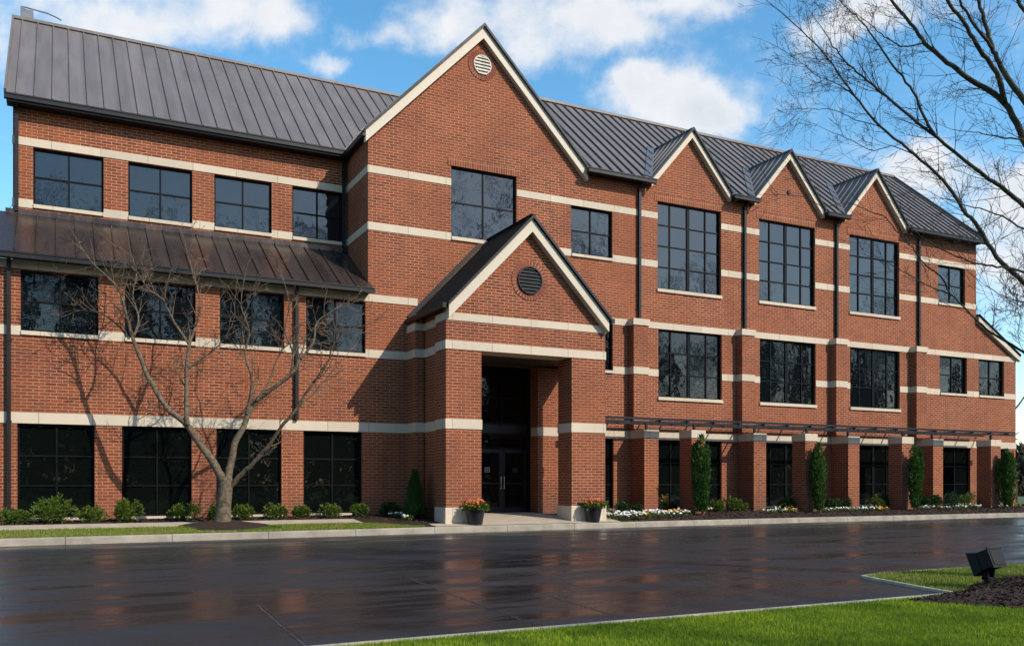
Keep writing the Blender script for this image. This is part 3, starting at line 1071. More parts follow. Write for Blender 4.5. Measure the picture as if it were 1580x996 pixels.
# mulch bed surface
MUL = [(.15, -20.45), (.55, -20.34), (1.5, -20.22), (2.1, -19.9), (2.8, -19.55), (3.6, -19.35), (5, -19.3), (6.4, -19.9), (6.7, -21.2), (6, -22.6), (4.5, -23.2), (2.6, -22.9), (1.4, -22.2), (.75, -21.4)]
g = MB()
cx_, cy_ = 3.2, -21.1
nring = 10
for r_ in range(nring + 1):
    for x, y in MUL:
        t = r_ / nring
        X, Yy = cx_ + (x - cx_) * t, cy_ + (y - cy_) * t
        g.v.append((X, Yy, -.355 + .17 * (1 - t * t)))
nm = len(MUL)
for r_ in range(nring):
    for j in range(nm):
        k_ = (j + 1) % nm
        g.f.append((r_ * nm + j, r_ * nm + k_, (r_ + 1) * nm + k_, (r_ + 1) * nm + j))
tag(g.build('mulch_bed', 'mulch', smooth=True), 'dark bark mulch bed under the leaning bare branches, holding the floodlight', 'mulch bed', kind='structure')


def inpoly(x, y, P):
    c = False
    for (x1, y1), (x2, y2) in zip(P, P[1:] + P[:1]):
        if (y1 > y) != (y2 > y) and x < (x2 - x1) * (y - y1) / (y2 - y1) + x1: c = not c
    return c


def mul_z(x, y):
    best = 1
    a = math.atan2(y - cy_, x - cx_)
    # radial fraction by scanning
    lo, hi = 0.0, 1.0
    d = math.hypot(x - cx_, y - cy_)
    if d < 1e-3: return -.185
    ux, uy = (x - cx_) / d, (y - cy_) / d
    t = .3
    while inpoly(cx_ + ux * t, cy_ + uy * t, MUL): t += .08
    f = min(1, d / t)
    return -.355 + .17 * (1 - f * f)


def blades(name, pts, mat, label, h0, h1, wd=.006, lean=.5):
    n = len(pts)
    rng = np.random.default_rng(3)
    P = np.array(pts)
    h = rng.uniform(h0, h1, n)
    an = rng.uniform(0, 2 * np.pi, n)
    ln = rng.uniform(0.05, lean, n)
    la = rng.uniform(0, 2 * np.pi, n)
    w = wd * rng.uniform(.7, 1.4, n)
    dx, dy = np.cos(an) * w, np.sin(an) * w
    v = np.zeros((n, 3, 3))
    v[:, 0] = P + np.stack([-dx, -dy, np.zeros(n)], 1)
    v[:, 1] = P + np.stack([dx, dy, np.zeros(n)], 1)
    v[:, 2] = P + np.stack([np.cos(la) * ln * h, np.sin(la) * ln * h, h], 1)
    me = bpy.data.meshes.new(name)
    me.vertices.add(n * 3)
    me.vertices.foreach_set('co', v.ravel())
    me.loops.add(n * 3)
    me.loops.foreach_set('vertex_index', np.arange(n * 3, dtype=np.int32))
    me.polygons.add(n)
    me.polygons.foreach_set('loop_start', np.arange(0, n * 3, 3, dtype=np.int32))
    me.update()
    me.validate()
    o = bpy.data.objects.new(name, me)
    COL.objects.link(o)
    me.materials.append(M[mat])
    return tag(o, label, 'grass', kind='stuff')


pts = []
while len(pts) < 170000:
    x, y = random.uniform(-8.5, 4.5), LAWN_Y - .11 - 4.6 * random.random() ** 1.25
    if y < -25: continue
    if inpoly(x, y, MUL): continue
    dd = math.hypot(x - CAM.x, y - CAM.y)
    if random.random() > min(1, 9.5 / dd): continue
    pts.append((x, y, -.354))
blades('lawn_grass', pts, 'grass', 'short bright green grass of the foreground lawn', .016, .044, .0036)
pts = []
while len(pts) < 26000:
    x, y = random.uniform(1.6, 9), random.uniform(-20.3, -17.9)
    if inpoly(x, y, ISL2[::-1] + ISL[1:] + [(12, -20.31), (1.62, -20.31)]) and not inpoly(x, y, MUL): pts.append((x, y, -.372))
blades('tongue_grass', pts, 'grassdry', 'yellowish grass on the narrow tongue beside the floodlight', .022, .060, .006)
pts = []
while len(pts) < 26000:
    x = random.uniform(-11.5, .7)
    yb_ = -2.45 - .25 * max(0, x + 1.6) ** 2
    y = random.uniform(kin(x), yb_) if yb_ > kin(x) else None
    if y is None: continue
    if math.hypot((x + 4.55), (y + 3.0) * 1.6) < 1.15: continue
    pts.append((x, y, zg(y) + .004))
blades('verge_grass', pts, 'grassdry', 'short grass strip between the kerb and the tan footpath', .03, .065, .008)


def chips(name, n, fn, label, s0=.012, s1=.035):
    c = MB()
    for _ in range(n):
        x, y, z = fn()
        a, b = Vector((random.uniform(-1, 1), random.uniform(-1, 1), random.uniform(-.35, .35))).normalized(), Vector((random.uniform(-1, 1), random.uniform(-1, 1), random.uniform(0, .9))).normalized()
        L_, w_ = random.uniform(s0, s1), random.uniform(s0, s1) * .4
        p = Vector((x, y, z + .006))
        c.quad(p - a * L_ - b * w_, p + a * L_ - b * w_, p + a * L_ + b * w_, p - a * L_ + b * w_)
    return tag(c.build(name, 'chip'), label, 'bark chips', kind='stuff')


def f1():
    while True:
        x, y = random.uniform(0, 6.8), random.uniform(-23.3, -19.2)
        if inpoly(x, y, MUL): return x, y, mul_z(x, y)


chips('bark_chips', 9000, f1, 'loose dark bark chips on the foreground mulch bed')


def f2():
    while True:
        x = random.uniform(-10.6, 33)
        y = random.uniform(-1.28, -.02) if x < .0 else random.uniform(ky(x) + .25, -.02)
        if .95 < x < 7.6 and not (x < 1.3 and y > -2.8): continue
        return x, y, zg(y)


chips('bark_chips', 9000, f2, 'loose dark bark chips on the beds along the wall', .02, .05)

# ------------------------------------------------------------ bare trees
M['bark'] = plain_mat('grey brown bark', (.125, .094, .062), .9, var=.65, scale=12, spec=.2, bmp=.9, bscale=22)
M['twig'] = plain_mat('twig bark', (.150, .100, .064), .85, var=.35, scale=3, spec=.2)
M['barkdark'] = plain_mat('dark mossy bark', (.062, .052, .034), .9, var=.5, scale=7, spec=.2, bmp=.9, bscale=26)
M['twigdark'] = plain_mat('dark twig bark', (.095, .074, .058), .85, var=.35, scale=3, spec=.2)


def smooth_line(pts, rad, sub=4, jit=.0):
    P, Q = [], []
    n = len(pts)
    for i in range(n - 1):
        p0, p1, p2, p3 = pts[max(i - 1, 0)], pts[i], pts[i + 1], pts[min(i + 2, n - 1)]
        for j in range(sub):
            t = j / sub
            q = .5 * ((2 * p1) + (p2 - p0) * t + (2 * p0 - 5 * p1 + 4 * p2 - p3) * t * t + (3 * p1 - p0 - 3 * p2 + p3) * t ** 3)
            P.append(q + Vector((random.gauss(0, jit), random.gauss(0, jit), random.gauss(0, jit))))
            Q.append(rad[i] + (rad[i + 1] - rad[i]) * t)
    P.append(pts[-1])
    Q.append(rad[-1])
    return P, Q


def shoot(mb, p, d, length, r, level, rmin, wob=.22, up=.06, kids=(3, 5), n=5):
    """one side shoot with its own shoots"""
    seg = max(4, int(length / .16))
    P, rr_ = [p.copy()], [r]
    q, dd = p.copy(), d.normalized()
    for i in range(seg):
        dd = (dd + Vector((random.gauss(0, wob), random.gauss(0, wob), random.gauss(0, wob) + up)) * .55).normalized()
        q = q + dd * (length / seg)
        P.append(q.copy())
        rr_.append(max(rmin, r * (1 - .85 * (i + 1) / seg)))
    mb.tube(P, rr_, n if r > .012 else 4 if r > .007 else 3, cap=False)
    if level <= 0: return
    for _ in range(random.randint(*kids)):
        i = random.randint(max(1, seg // 5), seg - 1)
        ax = (P[i + 1] - P[i]).normalized() if i + 1 < len(P) else dd
        side = ax.cross(Vector((random.gauss(0, 1), random.gauss(0, 1), random.gauss(0, 1))))
        if side.length < .01: continue
        side.normalize()
        nd = ax * random.uniform(.6, 1.0) + side * random.uniform(.45, .95)
        shoot(mb, P[i], nd, length * random.uniform(.35, .62), max(rmin, rr_[i] * random.uniform(.5, .75)), level - 1, rmin, wob, up, kids, n)


def limbs_tree(name, label, cat, base, trunk, limbs, mats, dens, lens, rmin, level, up, squash=None, kids=(3, 5), twig_r=.5):
    t = thing(name, label, cat, (0, 0, 0))
    mb = MB()
    P, Q = smooth_line(*trunk)
    mb.tube(P, Q, 14)
    mb.build('trunk', mats[0], t, smooth=True)
    bm_, tw = MB(), MB()
    for pts, rad, den in limbs:
        P, Q = smooth_line(pts, rad, 5, .006)
        bm_.tube(P, Q, 9)
        tot = sum((P[i + 1] - P[i]).length for i in range(len(P) - 1))
        nn = int(tot * dens * den)
        for _ in range(nn):
            i = min(len(P) - 2, int((random.random() ** .7) * (len(P) - 1)))
            if Q[i] > .075: continue
            ax = (P[i + 1] - P[i]).normalized()
            side = ax.cross(Vector((random.gauss(0, 1), random.gauss(0, 1), random.gauss(0, 1)))).normalized()
            if squash is not None:
                side = (side - squash * side.dot(squash) * .35).normalized()
            nd = ax * random.uniform(.5, 1.1) + side * random.uniform(.5, 1.0)
            shoot(tw, P[i], nd, random.uniform(*lens), min(max(rmin * 1.5, Q[i] * twig_r), rmin * 3.2), level, rmin, .2, up, kids)
        shoot(tw, P[-1], P[-1] - P[-2], lens[1] * .7, Q[-1], level, rmin, .2, up, kids)
    bm_.build('limbs', mats[0], t, smooth=True)
    tw.build('crown', mats[1], t)
    return t


def px(lst, dep, jd=.0):
    out = []
    for i, (u, v) in enumerate(lst):
        d = dep + jd * i / max(1, len(lst) - 1)
        out.append(at_D(u, v, d))
    return out


TD = 24.6      # distance of the young tree on the verge
PXM = TD / F_PX
lin = lambda a, b, n: [a + (b - a) * (i / (n - 1)) ** .8 for i in range(n)]
lt, rt_ = [], []


def addl(store, pts, r0, r1, dep, jd, den=1.0, scale=1.0):
    store.append((px(pts, dep, jd), [x * (.74 if store is rt_ else 1) for x in lin(r0, r1, len(pts))], den))


addl(lt, [(346, 748), (338, 728), (322, 703), (304, 678), (288, 654), (268, 638), (255, 625), (229, 582), (215, 549), (204, 519)], .125, .05, TD, -.5, .25)
addl(lt, [(204, 519), (195, 486), (186, 453), (172, 433), (146, 409), (126, 383)], .05, .012, TD - .5, -.3, 1.6)
addl(lt, [(199, 522), (182, 502), (152, 482), (109, 479)], .035, .009, TD - .5, .4, 1.5)
addl(lt, [(206, 520), (214, 492), (205, 455), (211, 420), (200, 385)], .035, .009, TD - .5, .8, 1.6)
addl(lt, [(289, 656), (287, 630), (288, 600), (288, 569), (292, 532)], .07, .05, TD - .3, .3, .5)
addl(lt, [(292, 532), (272, 502), (258, 476), (252, 462), (229, 446), (212, 420), (190, 400)], .042, .010, TD, -.6, 1.5)
addl(lt, [(292, 532), (301, 505), (308, 476), (305, 446), (298, 426), (288, 385)], .042, .010, TD, .7, 1.6)
addl(lt, [(290, 568), (311, 552), (331, 539), (348, 519), (361, 492), (362, 470)], .032, .008, TD, .3, 1.4)
addl(lt, [(350, 750), (354, 722), (358, 707), (363, 681), (375, 660), (380, 646), (393, 620), (410, 607), (449, 577), (462, 555)], .115, .05, TD, .5, .3)
addl(lt, [(462, 555), (483, 529), (488, 499), (509, 482), (527, 470)], .045, .010, TD + .5, .3, 1.5)
addl(lt, [(449, 577), (452, 545), (440, 510), (446, 470), (437, 430)], .035, .009, TD + .5, -.5, 1.6)
addl(lt, [(380, 640), (386, 612), (388, 580), (378, 545), (384, 510), (372, 470), (377, 430)], .05, .010, TD + .1, -.5, 1.5)
addl(lt, [(395, 618), (415, 590), (425, 560), (440, 535), (470, 520)], .035, .010, TD + .2, .5, 1.4)
addl(lt, [(354, 752), (372, 732), (390, 715), (414, 688), (433, 660), (458, 629), (483, 590)], .075, .035, TD, -.6, .3)
addl(lt, [(483, 590), (505, 560), (515, 530), (540, 505)], .032, .009, TD - .6, -.3, 1.5)
addl(lt, [(458, 629), (480, 610), (510, 575), (535, 548)], .025, .008, TD - .5, .4, 1.2)
addl(lt, [(288, 600), (276, 580), (268, 560), (270, 540)], .025, .008, TD - .1, .3, 1.0)
tr = ([at_D(343, 812, TD), at_D(344, 800, TD), at_D(345, 780, TD), at_D(347, 760, TD), at_D(349, 742, TD), at_D(350, 735, TD)], [.29, .225, .20, .195, .19, .12])
t1 = limbs_tree('bare_tree', 'bare young tree with grey forked trunk standing in a mulch ring on the verge', 'tree', None, tr, lt, ('bark', 'twig'), 3.4, (.40, 1.05), .0058, 2, .07, kids=(2, 3))
# its mulch ring
g = MB()
ba = at_D(344, 806, TD)
for r_ in range(9):
    t = r_ / 8
    for j in range(28):
        a = 2 * math.pi * j / 28
        rad_ = 1.22 * t * (1 + .06 * math.sin(3 * a + 1))
        X, Yy = ba.x + rad_ * math.cos(a), ba.y + .62 * rad_ * math.sin(a)
        g.v.append((X, Yy, zg(Yy) + .02 + .19 * (1 - t) ** 1.2 + (-.015 if r_ == 8 else 0)))
for r_ in range(8):
    for j in range(28):
        k_ = (j + 1) % 28
        g.f.append((r_ * 28 + j, r_ * 28 + k_, (r_ + 1) * 28 + k_, (r_ + 1) * 28 + j))
tag(g.build('mulch_mound', 'mulch', smooth=True), 'dark mulch mound round the trunk of the young verge tree', 'mulch mound', kind='structure')

# big tree whose limbs lean in from the right
RD = 13.2
S = 1.0
addl(rt_, [(1652, 560), (1620, 478), (1580, 436), (1538, 396), (1505, 343), (1490, 328), (1455, 278), (1412, 239), (1359, 195), (1319, 149), (1289, 106), (1256, 66), (1213, 26)], .060, .010, RD, .6, 1.5)
addl(rt_, [(1650, 430), (1615, 352), (1580, 318), (1545, 288), (1511, 265), (1445, 212), (1379, 159), (1330, 118), (1300, 90), (1279, 60)], .060, .009, RD - .4, -.5, 1.5)
addl(rt_, [(1445, 212), (1428, 185), (1409, 142), (1379, 103), (1352, 63), (1326, 30), (1300, 5), (1280, -25)], .030, .007, RD - .7, -.3, 1.6)
addl(rt_, [(1648, 380), (1615, 285), (1580, 215), (1551, 159), (1498, 123), (1462, 96), (1428, 66), (1405, 36), (1375, 0), (1350, -40)], .085, .022, RD + .3, .4, 1.2)
addl(rt_, [(1551, 159), (1538, 113), (1511, 76), (1488, 36), (1462, 0), (1440, -40)], .055, .028, RD + .4, -.5, 1.2)
addl(rt_, [(1645, 300), (1610, 205), (1580, 156), (1544, 103), (1531, 73), (1518, 30), (1505, -10)], .075, .030, RD - .2, .4, 1.2)
addl(rt_, [(1531, 75), (1505, 40), (1480, 0), (1465, -40)], .035, .018, RD, -.4, 1.2)
addl(rt_, [(1640, 110), (1610, 50), (1580, 15), (1560, -20)], .06, .03, RD, .3, 1.0)
addl(rt_, [(1428, 66), (1395, 72), (1370, 60), (1345, 40), (1320, 20)], .020, .006, RD + .6, -.3, 1.6)
addl(rt_, [(1319, 149), (1290, 128), (1262, 118), (1240, 100), (1212, 80)], .012, .005, RD + .9, .2, 1.6)
addl(rt_, [(1359, 195), (1320, 185), (1290, 170), (1262, 168), (1226, 168)], .011, .005, RD + .8, -.3, 1.6)
addl(rt_, [(1412, 239), (1375, 225), (1345, 232), (1310, 215), (1275, 200)], .012, .005, RD + .7, .4, 1.5)
addl(rt_, [(1660, 640), (1615, 580), (1580, 545), (1528, 512), (1498, 486), (1468, 456), (1430, 440), (1404, 424), (1375, 408)], .036, .006, RD + .3, .5, .7)
addl(rt_, [(1468, 456), (1450, 425), (1428, 409), (1410, 385), (1392, 366), (1366, 336), (1339, 325), (1306, 313), (1270, 318), (1235, 303), (1185, 300)], .018, .005, RD + .6, .5, .55)
addl(rt_, [(1655, 470), (1615, 432), (1580, 419), (1545, 412), (1508, 406), (1478, 396), (1432, 373), (1405, 350)], .035, .007, RD - .2, -.4, .8)
addl(rt_, [(1650, 400), (1612, 365), (1580, 353), (1538, 330), (1495, 318), (1462, 308)], .03, .006, RD - .3, .4, .9)
addl(rt_, [(1580, 215), (1545, 212), (1510, 205), (1470, 200)], .02, .006, RD + .2, -.5, 1.3)
addl(rt_, [(1655, 500), (1612, 470), (1560, 462), (1520, 440)], .025, .006, RD - .2, -.5, .7)
tr = ([at_D(1668, 925, RD), at_D(1666, 880, RD), at_D(1660, 780, RD), at_D(1656, 650, RD), at_D(1652, 520, RD), at_D(1650, 400, RD), at_D(1644, 280, RD), at_D(1640, 110, RD)],
      [.30, .21, .18, .17, .155, .13, .10, .06])
t2 = limbs_tree('bare_tree', 'large dark bare tree leaning its long twiggy limbs across the sky from the right', 'tree', None, tr, rt_, ('barkdark', 'twigdark'), 6.0, (.30, .95), .0021, 2, .04,
                squash=Vector((SN, CS, 0)), kids=(2, 4), twig_r=.42)


def forked(mb, base, h, r, spread, depth, rng_, rmin, n=6):
    """quick whole bare tree: trunk and forking limbs"""
    def grow(p, d, ln, rad, lev):
        seg = 4
        P, rr_ = [p.copy()], [rad]
        q, dd = p.copy(), d
        for i in range(seg):
            dd = (dd + Vector((rng_.gauss(0, .13), rng_.gauss(0, .13), rng_.gauss(.03, .08)))).normalized()
            q = q + dd * ln / seg
            P.append(q.copy())
            rr_.append(max(rmin, rad * (1 - .35 * (i + 1) / seg)))
        mb.tube(P, rr_, n if lev > 3 else 4 if lev > 1 else 3, cap=False)
        if lev == 0: return
        for _ in range(2 if lev > 4 else rng_.choice((2, 3, 3))):
            s = dd.cross(Vector((rng_.gauss(0, 1), rng_.gauss(0, 1), rng_.gauss(0, 1)))).normalized()
            nd = (dd + s * rng_.uniform(.3, spread)).normalized()
            grow(P[rng_.choice((3, 4, 4))], nd, ln * rng_.uniform(.62, .86), max(rmin, rr_[-1] * rng_.uniform(.6, .8)), lev - 1)
    grow(Vector(base), Vector((0, 0, 1)), h * .27, r, depth)


# bare trees behind the right end of the building
bgt = [((1562, 788), 47, 13.5), ((1590, 790), 58, 17.0), ((1545, 788), 66, 15.0), ((1612, 790), 50, 14.0)]
tx = ['slim bare tree rising just behind the right corner of the building', 'tall bare tree farthest right behind the building', 'bare tree mostly hidden behind the sloping right roof', 'bare tree at the right edge beyond the side lawn']
for i, ((u, v), dep, h) in enumerate(bgt):
    rg = random.Random(40 + i)
    b = at_D(u, v, dep)
    b.z = -.42
    t = thing('bare_tree', tx[i], 'tree', (0, 0, 0))
    mb = MB()
    mb.tube([b, b + Vector((.05, 0, h * .14)), b + Vector((.0, .1, h * .26))], [.26, .2, .16], 8)
    mb.build('trunk', 'barkdark', t, smooth=True)
    mb = MB()
    forked(mb, b + Vector((0, 0, h * .2)), h * .95, .15, .85, 7, rg, .012)
    mb.build('crown', 'twigdark', t)
M['brush'] = leaf_mat('winter brush', (.035, .029, .019), (.060, .050, .032), (.026, .034, .016), .9, .1)
hb = MB()
rgb = random.Random(77)
for _ in range(15000):
    x, y = rgb.uniform(66, 104), 30 + rgb.gauss(0, 1.4)
    z = -.4 + (5.0 + .8 * math.sin(x * .7) + .5 * math.sin(x * 1.9)) * rgb.random() ** .9
    a, b2 = Vector((rgb.gauss(0, 1), rgb.gauss(0, 1), rgb.gauss(0, 1.6))).normalized(), Vector((rgb.gauss(0, 1), rgb.gauss(0, 1), rgb.gauss(0, 1))).normalized()
    q = Vector((x, y, z))
    hb.quad(q - a * .5, q - b2 * .13, q + a * .5, q + b2 * .13)
tag(hb.build('brush', 'brush'), 'brown winter brush beyond the side lawn at the right edge', 'brush', kind='stuff')
b = at_D(-22, 800, 38)
b.z = -.4
t = thing('bare_tree', 'bare twiggy tree just showing past the left end of the building', 'tree', (0, 0, 0))
mb = MB()
mb.tube([b, b + Vector((0, 0, 2.2)), b + Vector((.0, .1, 4))], [.26, .2, .16], 8)
mb.build('trunk', 'barkdark', t, smooth=True)
mb = MB()
forked(mb, b + Vector((0, 0, 3)), 15.5, .15, .8, 6, random.Random(5), .012)
mb.build('crown', 'twigdark', t)

# the wood across the drive, which the windows mirror
wd = MB()
rg = random.Random(11)
for i in range(46):
    x = -70 + 4.6 * i + rg.uniform(-2, 2)
    y = rg.uniform(-84, -68)
    forked(wd, (x, y, -.45), rg.uniform(30, 43), rg.uniform(.26, .42), .75, 7, rg, .035, 4)
tag(wd.build('wood', 'twigdark'), 'wood of bare trees across the drive, mirrored in the office windows', 'wood', kind='stuff')
M['under'] = leaf_mat('undergrowth', (.006, .013, .005), (.012, .022, .008), (.010, .011, .006), .8, .0)
wd = MB()
for _ in range(42000):
    x = rg.uniform(-80, 190)
    hh = 9.0 + 2.0 * math.sin(x * .21) + 1.4 * math.sin(x * .57 + 1)
    z = hh * rg.random() ** .8
    y = -59 + rg.gauss(0, 1.6)
    a, b2 = Vector((rg.gauss(0, 1), rg.gauss(0, 1), rg.gauss(0, 1))).normalized(), Vector((rg.gauss(0, 1), rg.gauss(0, 1), rg.gauss(0, 1))).normalized()
    s = rg.uniform(.35, .8)
    p = Vector((x, y, z - .4))
    wd.quad(p - a * s, p - b2 * s * .6, p + a * s, p + b2 * s * .6)
for _ in range(105):
    x0, h0, y0, r0 = rg.uniform(-80, 190), rg.uniform(13, 22), rg.uniform(-64, -58), rg.uniform(2.6, 4.2)
    for _ in range(620):
        z = h0 * rg.random() ** .8
        rr_ = r0 * (1 - z / h0) ** .7 * rg.uniform(.4, 1) + .2
        an = rg.uniform(0, 6.283)
        a, b2 = Vector((rg.gauss(0, 1), rg.gauss(0, 1), rg.gauss(0, .6))).normalized(), Vector((rg.gauss(0, 1), rg.gauss(0, 1), rg.gauss(0, 1))).normalized()
        s = rg.uniform(.3, .75)
        p = Vector((x0 + rr_ * math.cos(an), y0 + rr_ * math.sin(an), z - .4))
        wd.quad(p - a * s, p - b2 * s * .5, p + a * s, p + b2 * s * .5)
tag(wd.build('undergrowth', M['under']), 'dark evergreen undergrowth below the wood across the drive', 'undergrowth', kind='stuff')

# ------------------------------------------------------------ shrubs, cypresses, flowers
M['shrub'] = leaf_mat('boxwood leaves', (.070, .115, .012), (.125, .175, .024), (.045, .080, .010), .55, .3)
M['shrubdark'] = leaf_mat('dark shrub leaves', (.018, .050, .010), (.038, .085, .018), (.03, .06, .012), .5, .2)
M['cypress'] = leaf_mat('arborvitae sprays', (.030, .080, .013), (.065, .140, .022), (.040, .090, .015), .6, .25)
M['white'] = leaf_mat('white petals', (.75, .75, .72), (.85, .85, .82), (.8, .78, .7), .6, .2)
M['orange'] = leaf_mat('orange petals', (.75, .30, .03), (.80, .42, .05), (.75, .5, .08), .6, .2)
M['red'] = leaf_mat('red petals', (.62, .09, .05), (.75, .24, .08), (.68, .16, .12), .6, .2)
M['stem'] = plain_mat('shrub stems', (.06, .045, .03), .9)


def leafquad(mb, p, d, s, w, rg):
    d = d.normalized()
    sd = d.cross(Vector((rg.gauss(0, 1), rg.gauss(0, 1), rg.gauss(0, 1))))
    if sd.length < .01: return
    sd.normalize()
    mb.quad(p, p + d * s * .5 + sd * w, p + d * s, p + d * s * .5 - sd * w)


def shrub_mesh(seed, rx, h, n=1500, spiky=.25, s=.07):
    rg = random.Random(seed)
    mb, st = MB(), MB()
    lumps = [(Vector((rg.uniform(-.55, .55) * rx, rg.uniform(-.45, .45) * rx, h * rg.uniform(.28, .62))), rg.uniform(.30, .52)) for _ in range(9)]
    for _ in range(n):
        c, r = rg.choice(lumps)
        d = Vector((rg.gauss(0, 1), rg.gauss(0, 1), rg.gauss(.25, .9))).normalized()
        rr_ = r * rg.uniform(.35, 1.0) ** .5
        p = c + Vector((d.x * rx * rr_ * 1.05, d.y * rx * rr_ * .95, d.z * h * rr_ * .95))
        if p.z < .01: continue
        leafquad(mb, p, d + Vector((rg.gauss(0, .5), rg.gauss(0, .5), .4)), s * rg.uniform(.7, 1.4), s * .28, rg)
    for _ in range(int(14 * spiky * 4)):       # long new shoots
        c, r = rg.choice(lumps)
        d = Vector((rg.gauss(0, .45), rg.gauss(0, .45), 1)).normalized()
        p0 = c + Vector((0, 0, h * r * .6))
        ln = h * rg.uniform(.15, .42)
        for i in range(14):
            p = p0 + d * ln * i / 13
            leafquad(mb, p, d + Vector((rg.gauss(0, .8), rg.gauss(0, .8), rg.gauss(0, .4))), s * rg.uniform(.7, 1.2), s * .28, rg)
    for _ in range(7):
        c, r = rg.choice(lumps)
        st.tube([Vector((rg.uniform(-.05, .05), rg.uniform(-.05, .05), -.03)), Vector((c.x * .5, c.y * .5, c.z * .5)), c], [.012, .009, .005], 5)
    return mb, st


def shrub(loc, rx, h, label, seed, mat='shrub', group='round shrubs along the left wall', **kw):
    t = thing('shrub', label, 'shrub', loc, group)
    a, b = shrub_mesh(seed, rx, h, **kw)
    a.build('foliage', mat, t)
    b.build('stem', 'stem', t)
    return t


left_shrubs = [  # photo column, half width, height, depth, what sets it apart
    (20, .38, .48, -.75, 'low round shrub leftmost along the wall'),
    (85, .60, .86, -.85, 'tallest spiky shrub before the leftmost ground floor window'),
    (145, .44, .50, -.75, 'spreading shrub below the first brick pier from the left'),
    (197, .36, .66, -.80, 'upright shrub with pale shoots left of the second ground floor window'),
    (283, .42, .52, -.70, 'round shrub at the right foot of the second ground floor window'),
    (331, .20, .42, -.55, 'small shrub half hidden behind the young tree trunk'),
    (375, .28, .45, -.70, 'small round shrub just right of the young tree trunk'),
    (424, .38, .46, -.65, 'double shrub below the third ground floor window'),
    (464, .28, .44, -.62, 'neat round shrub before the brick pier left of the fourth window'),
    (510, .32, .50, -.60, 'round bright shrub under the fourth ground floor window'),
    (552, .34, .46, -.58, 'shrub at the right end of the fourth ground floor window')]
for i, (u, rx, h, y, lb) in enumerate(left_shrubs):
    p = at_Y(u, 790, y)
    shrub((p.x, y, zg(y)), rx * random.uniform(.95, 1.3), h * random.uniform(.70, .92), lb, 100 + i, spiky=1.0 if h > .6 else .5, n=2000 if h > .6 else 1300)
p = at_Y(603, 790, -.7)
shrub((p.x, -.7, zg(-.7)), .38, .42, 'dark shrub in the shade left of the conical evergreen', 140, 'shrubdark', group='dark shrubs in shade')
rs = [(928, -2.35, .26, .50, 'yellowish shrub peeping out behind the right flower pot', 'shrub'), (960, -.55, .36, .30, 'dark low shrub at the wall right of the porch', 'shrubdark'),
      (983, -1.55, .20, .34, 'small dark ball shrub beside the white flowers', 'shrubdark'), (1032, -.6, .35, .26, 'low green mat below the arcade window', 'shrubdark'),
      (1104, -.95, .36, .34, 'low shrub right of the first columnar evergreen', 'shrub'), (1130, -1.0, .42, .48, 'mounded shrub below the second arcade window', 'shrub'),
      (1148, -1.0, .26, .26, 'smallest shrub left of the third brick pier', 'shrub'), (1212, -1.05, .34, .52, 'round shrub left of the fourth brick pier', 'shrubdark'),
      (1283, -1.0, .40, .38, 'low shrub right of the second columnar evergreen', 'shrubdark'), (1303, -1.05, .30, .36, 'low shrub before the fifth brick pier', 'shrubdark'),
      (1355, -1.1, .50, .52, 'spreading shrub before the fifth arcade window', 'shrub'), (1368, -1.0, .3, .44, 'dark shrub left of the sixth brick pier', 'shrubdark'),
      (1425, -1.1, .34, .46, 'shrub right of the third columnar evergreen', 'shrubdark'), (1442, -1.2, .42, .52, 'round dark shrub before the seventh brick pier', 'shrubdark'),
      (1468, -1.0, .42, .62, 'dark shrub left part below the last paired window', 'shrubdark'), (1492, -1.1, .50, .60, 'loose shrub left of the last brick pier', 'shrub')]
for i, (u, y, rx, h, lb, mt) in enumerate(rs):
    p = at_Y(u, 790, y)
    shrub((p.x, y, zg(y)), rx, h, lb, 160 + i, mt, group='shrubs in the right bed', n=1100)


def conifer(loc, rad, h, label, seed, group, cone=False, n=5200):
    rg = random.Random(seed)
    t = thing('columnar_evergreen' if not cone else 'conical_evergreen', label, 'evergreen', loc, group)
    mb, st = MB(), MB()
    st.tube([(0, 0, -.03), (0, 0, h * .5), (0, 0, h * .8)], [.05, .035, .015], 7)
    spires = [(0, 0, 1.0, .62)] if cone else [(rg.uniform(-.55, .55) * rad, rg.uniform(-.5, .5) * rad, rg.uniform(.74, .97), rg.uniform(.30, .46)) for _ in range(8)] + [(rg.uniform(-.2, .2) * rad, 0, 1.0, .42)]
    for _ in range(n):
        sx, sy, sh, sr = rg.choice(spires)
        u = rg.random() ** .85
        z = .03 * h + u * (sh * h - .03 * h)
        f = z / (sh * h)
        prof = (1 - f) ** .75 * min(1, .55 + f * 6) if cone else (.50 + .75 * f) * (1 - f ** 4.5) ** .75
        rr_ = (1.45 if cone else 1.0) * rad * sr * prof * rg.uniform(.5, 1.0) ** .4 * (1 + .14 * math.sin(z * 9 + sx * 40))
        a = rg.uniform(0, 2 * math.pi)
        p = Vector((sx * (.35 + .65 * f if not cone else 1) + rr_ * math.cos(a), sy * (.35 + .65 * f) + rr_ * math.sin(a), z))
        leafquad(mb, p, Vector((math.cos(a) * .5 + rg.gauss(0, .25), math.sin(a) * .5 + rg.gauss(0, .25), 1.0)), rg.uniform(.09, .17), .026, rg)
    mb.build('foliage', 'cypress', t)
    st.build('trunk', 'stem', t)
    return t


